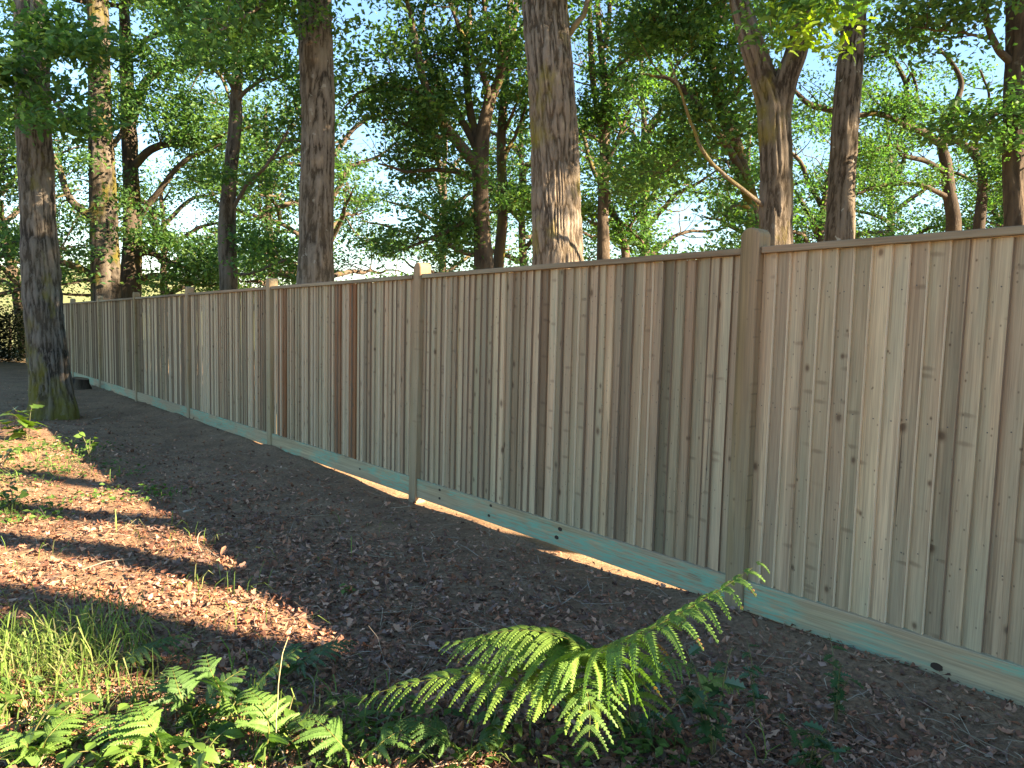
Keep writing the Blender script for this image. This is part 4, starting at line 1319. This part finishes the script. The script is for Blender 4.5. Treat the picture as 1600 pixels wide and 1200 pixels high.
SHADEF = (.06, .13, .04)  # dark green with the ferns' shade put into the colour
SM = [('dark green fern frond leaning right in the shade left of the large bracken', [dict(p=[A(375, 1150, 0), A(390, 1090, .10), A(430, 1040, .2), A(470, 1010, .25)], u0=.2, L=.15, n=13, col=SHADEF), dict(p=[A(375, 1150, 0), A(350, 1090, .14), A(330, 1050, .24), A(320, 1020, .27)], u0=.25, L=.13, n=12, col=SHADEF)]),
      ('single fern frond lying low over the leaf litter at left beyond the grass', [dict(p=[A(165, 1055, 0), A(200, 1025, .08), A(250, 1005, .12), A(302, 988, .12)], u0=.2, L=.14, n=12, col=SHADEF)]),
      ('small blue-green fern just beyond the shaded frond pair', [dict(p=[A(445, 1060, 0), A(480, 1030, .07), A(520, 1008, .10), A(556, 1000, .10)], u0=.2, L=.12, n=11, col=(.05, .12, .05)), dict(p=[A(445, 1060, 0), A(455, 1035, .07), A(462, 1005, .12)], u0=.2, L=.10, n=9, col=(.05, .12, .05))]),
      ('bright little fern in the bottom left foreground', [dict(p=[A(255, 1185, 0), A(225, 1150, .10), A(180, 1125, .14), A(140, 1120, .13)], u0=.15, L=.14, n=12, col=LITF), dict(p=[A(255, 1185, 0), A(245, 1150, .12), A(225, 1120, .17), A(215, 1095, .18)], u0=.2, L=.12, n=11, col=LITF), dict(p=[A(255, 1185, 0), A(215, 1180, .10), A(175, 1165, .12)], u0=.2, L=.11, n=10, col=(.13, .23, .05))]),
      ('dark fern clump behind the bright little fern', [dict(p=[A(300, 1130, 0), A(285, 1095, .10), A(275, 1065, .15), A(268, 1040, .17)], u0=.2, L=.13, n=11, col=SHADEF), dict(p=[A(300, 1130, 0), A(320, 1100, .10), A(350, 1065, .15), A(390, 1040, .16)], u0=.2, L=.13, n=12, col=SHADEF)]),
      ('yellowish fern tip on bare soil right of the large bracken', [dict(p=[A(1085, 1110, 0), A(1095, 1080, .10), A(1120, 1060, .14), A(1156, 1078, .12)], u0=.3, L=.10, n=10, col=(.17, .24, .06))]),
      ('fern frond sprawling at the bottom edge left of the large bracken', [dict(p=[A(560, 1195, 0), A(530, 1160, .10), A(500, 1130, .14), A(460, 1115, .13)], u0=.15, L=.13, n=12, col=(.08, .17, .045)), dict(p=[A(560, 1195, 0), A(590, 1165, .10), A(630, 1140, .12), A(670, 1135, .10)], u0=.2, L=.12, n=11, col=(.08, .17, .045))]),
      ('low fern in the bottom left corner among brambles', [dict(p=[A(60, 1195, 0), A(70, 1160, .09), A(95, 1130, .13), A(125, 1110, .13)], u0=.15, L=.12, n=12, col=(.11, .21, .05)), dict(p=[A(60, 1195, 0), A(40, 1165, .09), A(10, 1145, .12)], u0=.2, L=.11, n=10, col=(.10, .19, .05))]),
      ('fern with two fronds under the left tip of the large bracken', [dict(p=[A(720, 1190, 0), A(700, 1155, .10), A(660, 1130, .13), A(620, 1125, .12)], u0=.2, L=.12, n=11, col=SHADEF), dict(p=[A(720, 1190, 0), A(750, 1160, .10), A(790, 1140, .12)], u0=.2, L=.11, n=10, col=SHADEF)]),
      ('fern half in sun between the grass and the bottom edge', [dict(p=[A(400, 1195, 0), A(420, 1150, .10), A(410, 1100, .18), A(385, 1075, .2)], u0=.2, L=.12, n=12, col=(.10, .20, .05))])]
for i, (lab, fr) in enumerate(SM):
    for f_ in fr: f_.setdefault('droop', .3)
    fern('fern', lab, fr, 20 + i, group='small ferns on the wood floor')


# ------------------------------------------------------------------ broad-leaved plants
def leaf_mesh(name, outline, mat, curl=.15, fold=.2):
    """blade along +x from 0 to 1, folded on its midrib"""
    up = [(x, y) for x, y in outline]
    V = [(x, 0, -curl * x * x) for x, y in up]; n = len(up)
    V += [(x, y, abs(y) * fold - curl * x * x) for x, y in up]
    V += [(x, -y, abs(y) * fold - curl * x * x) for x, y in up]
    F = []
    for i in range(n - 1):
        F.append((i, i + 1, n + i + 1, n + i)); F.append((i + 1, i, 2 * n + i, 2 * n + i + 1))
    return mesh(name, V, F, mat)


OVAL = [(0, .01), (.12, .14), (.3, .26), (.5, .29), (.7, .22), (.88, .10), (1, .005)]
SPIKY = [(0, .01), (.1, .10), (.17, .26), (.26, .13), (.38, .32), (.48, .15), (.6, .30), (.7, .12), (.82, .20), (.9, .06), (1, .005)]
LOBED = [(0, .01), (.12, .22), (.18, .46), (.34, .28), (.48, .52), (.6, .26), (.8, .20), (1, .005)]
TOOTH = [(0, .01), (.08, .20), (.2, .30), (.3, .29), (.4, .33), (.52, .27), (.62, .27), (.74, .17), (.86, .12), (1, .005)]
LM = {'weed': [leaf_mesh('leaf', OVAL, M['weed'], .2, .25), leaf_mesh('leaf', TOOTH, M['weed'], .3, .15)],
      'bramble': [leaf_mesh('leaf', TOOTH, M['bramble'], .15, .3), leaf_mesh('leaf', TOOTH, M['bramble'], .3, .2)],
      'holly': [leaf_mesh('leaf', SPIKY, M['holly'], .25, .35), leaf_mesh('leaf', SPIKY, M['holly'], .1, .5)],
      'sycamore': [leaf_mesh('leaf', LOBED, M['weed'], .3, .1), leaf_mesh('leaf', LOBED, M['weed'], .15, .2)]}


def plant(name, label, px, py, kind, h, nst, nlf, size, seed, group=None, spread=.12, cat='plant'):
    rng = np.random.default_rng(seed)
    g = G(px, py)
    root = empty(name, g); tag(root, label, cat, group)
    for s_ in range(nst):
        a = rng.uniform(0, 6.283); sp = spread * rng.uniform(.2, 1.2)
        hh = h * rng.uniform(.65, 1.1)
        P = [np.array([0, 0, -.02]), np.array([math.cos(a) * sp * .25, math.sin(a) * sp * .25, hh * .45]), np.array([math.cos(a) * sp * .6, math.sin(a) * sp * .6, hh * .8]), np.array([math.cos(a) * sp, math.sin(a) * sp, hh])]
        S = Soup()
        C, _ = tube(S, P, [.0032, .0028, .002, .001], 5, 14, 0)
        V, F, K = S.get()
        link('stem', mesh('stem', V, F, M['stem'], smooth=True), root)
        for k in range(nlf):
            i = int(4 + (k + .5) / nlf * 9.4)
            i = min(13, i)
            o = link('leaf', LM[kind][int(rng.integers(2))], root)
            o.location = C[i]
            o.rotation_euler = (rng.normal() * .35, rng.uniform(-.5, .35), a + 2.4 * k + rng.normal() * .3)
            q = size * rng.uniform(.65, 1.15)
            o.scale = (q, q, q)
    return root


plant('tree_seedling', 'pale green leafy seedling at the mossy foot of the left trunk', 45, 690, 'sycamore', .42, 4, 6, .20, 1, spread=.5, cat='seedling')
plant('holly_seedling', 'upright holly seedling at right on bare soil near the gravel board', 1305, 1130, 'holly', .30, 3, 9, .055, 2, 'holly seedlings', .16, 'holly')
plant('holly_seedling', 'glossy holly sprig right of the bracken at the bottom edge', 1115, 1185, 'holly', .36, 4, 9, .075, 3, 'holly seedlings', .14, 'holly')
plant('holly_seedling', 'low spreading holly shoots below the hanging bracken frond', 1020, 1165, 'holly', .22, 4, 8, .07, 4, 'holly seedlings', .22, 'holly')
plant('holly_seedling', 'small holly at the bottom edge below the holly by the gravel board', 1265, 1215, 'holly', .20, 4, 8, .06, 5, 'holly seedlings', .16, 'holly')
plant('holly_seedling', 'thin holly shoot with prickly leaves between bracken and the fence', 1180, 1120, 'holly', .26, 2, 8, .05, 6, 'holly seedlings', .10, 'holly')
plant('bramble', 'bramble with dark toothed leaves at the left edge beside sunlit litter', 20, 800, 'bramble', .22, 6, 7, 0.070, 7, 'brambles', .35, 'bramble')
plant('bramble', 'bramble shoots at the left edge in front of the sunlit strip by the tree', 5, 730, 'bramble', .22, 5, 7, 0.070, 8, 'brambles', .4, 'bramble')
plant('bramble', 'bramble leaves in the bottom left corner', 40, 1190, 'bramble', .16, 6, 7, 0.058, 9, 'brambles', .25, 'bramble')
plant('bramble', 'bramble among ferns at the bottom edge left of centre', 440, 1190, 'bramble', .16, 6, 7, 0.055, 10, 'brambles', .22, 'bramble')
plant('bramble', 'bramble under the left end of the large bracken', 590, 1160, 'bramble', .13, 5, 6, 0.051, 11, 'brambles', .18, 'bramble')
plant('bramble', 'bramble below the centre of the large bracken', 760, 1160, 'bramble', .13, 4, 6, 0.055, 12, 'brambles', .18, 'bramble')
plant('broadleaf_weed', 'bright broad-leaved weed at the bottom edge below the little fern', 170, 1205, 'weed', .15, 4, 6, 0.061, 13, 'weeds', .16)
plant('broadleaf_weed', 'upright weed with glowing oval leaf beside the dark fern clump', 345, 1150, 'weed', .18, 2, 5, 0.061, 14, 'weeds', .10)
plant('broadleaf_weed', 'broad-leaved weed at bottom left between bramble and little fern', 310, 1205, 'weed', .14, 4, 6, 0.061, 15, 'weeds', .18)
plant('broadleaf_weed', 'lone weed with round leaf lying on litter near the bottom centre', 590, 1135, 'weed', .05, 2, 3, 0.050, 16, 'weeds', .08)
plant('broadleaf_weed', 'leafy weed at the left edge below the grass tuft', 10, 1125, 'weed', .12, 4, 5, 0.058, 17, 'weeds', .15)
plant('broadleaf_weed', 'tiny seedling on the open soil halfway to the fence', 550, 925, 'weed', .04, 2, 4, .05, 18, 'weeds', .06)
plant('broadleaf_weed', 'small weed on dark soil near the end of the sunlit strip', 470, 700, 'weed', .14, 4, 5, 0.065, 19, 'weeds', .2)
plant('broadleaf_weed', 'small weed right of the left tree on shaded soil', 140, 715, 'weed', .25, 3, 5, 0.079, 20, 'weeds', .25)


# ------------------------------------------------------------------ stump, sticks, brick
g = G(125, 608)
root = empty('tree_stump', g); tag(root, 'low dark stump beside the left tree against the fence', 'stump')
S = Soup()
tube(S, [(0, 0, -.1), (0, 0, .08), (.02, 0, .22)], [.26, .2, .17], 28, 14, 3, .02, 6)
V, F, C = S.get()
o = link('bark', mesh('stump', V, F, M['bark_far'], C, True), root); o.color = (.2, 0, .2, 1)
n = 28
o = link('cut_face', mesh('cut_face', [(.02, 0, .215)] + [tuple(v) for v in V[-n:]], [(0, 1 + k, 1 + (k + 1) % n) for k in range(n)], M['post']), root)
o.color = (.3, .2, 0, 1)


def stick(label, pts, r_, col, seed):
    S = Soup()
    P = [np.array(A(a, b, h)) for a, b, h in pts]
    tube(S, P, np.linspace(r_, r_ * .5, len(P)), 7, 18, seed, 0, wob=.006)
    V, F, C = S.get(); C[:] = col
    off = P[0]
    o = link('stick', mesh('stick', V - off, F, M['twig'], C, True)); o.location = off
    tag(o, label, 'stick', 'fallen sticks')


stick('short thick brown stick in litter above the grass tuft', [(190, 985, .01), (210, 972, .02), (232, 958, .03)], .014, (.17, .10, .07), 1)
stick('pale bent twig standing at the tip of the sunlit strip', [(318, 868, .0), (308, 845, .06), (312, 832, .10), (325, 826, .13)], .004, (.34, .27, .18), 2)
stick('grey forked twig on bare soil left of the nearest post', [(860, 950, .01), (885, 940, .02), (910, 920, .02), (922, 908, .01)], .0035, (.30, .26, .21), 3)
stick('long thin grey twig across the soil beyond the left sunlit patch', [(145, 655, .02), (160, 652, .06), (178, 638, .1)], .006, (.25, .22, .18), 4)
stick('pale stick lying in the shade of the fence at mid distance', [(286, 800, .01), (298, 797, .02), (306, 793, .01)], .008, (.36, .31, .25), 5)
stick('bare branching twig on the soil under the holly by the gravel board', [(1285, 1105, .0), (1330, 1090, .02), (1360, 1075, .03)], .003, (.27, .22, .17), 6)
stick('dry bent stem among ferns in the lower centre left', [(472, 1045, .03), (490, 1065, .03), (492, 1105, .01)], .005, (.30, .22, .17), 7)
stick('thin straw stalk with seed head rising from the ferns', [(430, 1190, .0), (433, 1090, .22), (440, 1030, .34), (452, 995, .40)], .002, (.35, .31, .17), 8)

g = G(10, 1155)
root = empty('brick_fragment', g, .5)
tag(root, 'broken red brick piece in litter at the left edge', 'brick')
V = [(-.05, -.035, -.01), (.05, -.03, -.01), (.045, .035, -.01), (-.045, .03, -.01), (-.048, -.03, .035), (.04, -.026, .04), (.035, .03, .032), (-.04, .026, .038)]
tb = NT('red_brick'); tc = tb.n('TexCoord')
tb.principled(tb.mix(tb.noise(tc.outputs['Object'], 60, 4), (.36, .12, .06), (.26, .09, .05)), .9, tb.bump(tb.noise(tc.outputs['Object'], 120, 3), .6, .004))
link('brick_body', mesh('brick', V, [(0, 3, 2, 1), (4, 5, 6, 7), (0, 1, 5, 4), (1, 2, 6, 5), (2, 3, 7, 6), (3, 0, 4, 7)], tb.m), root)
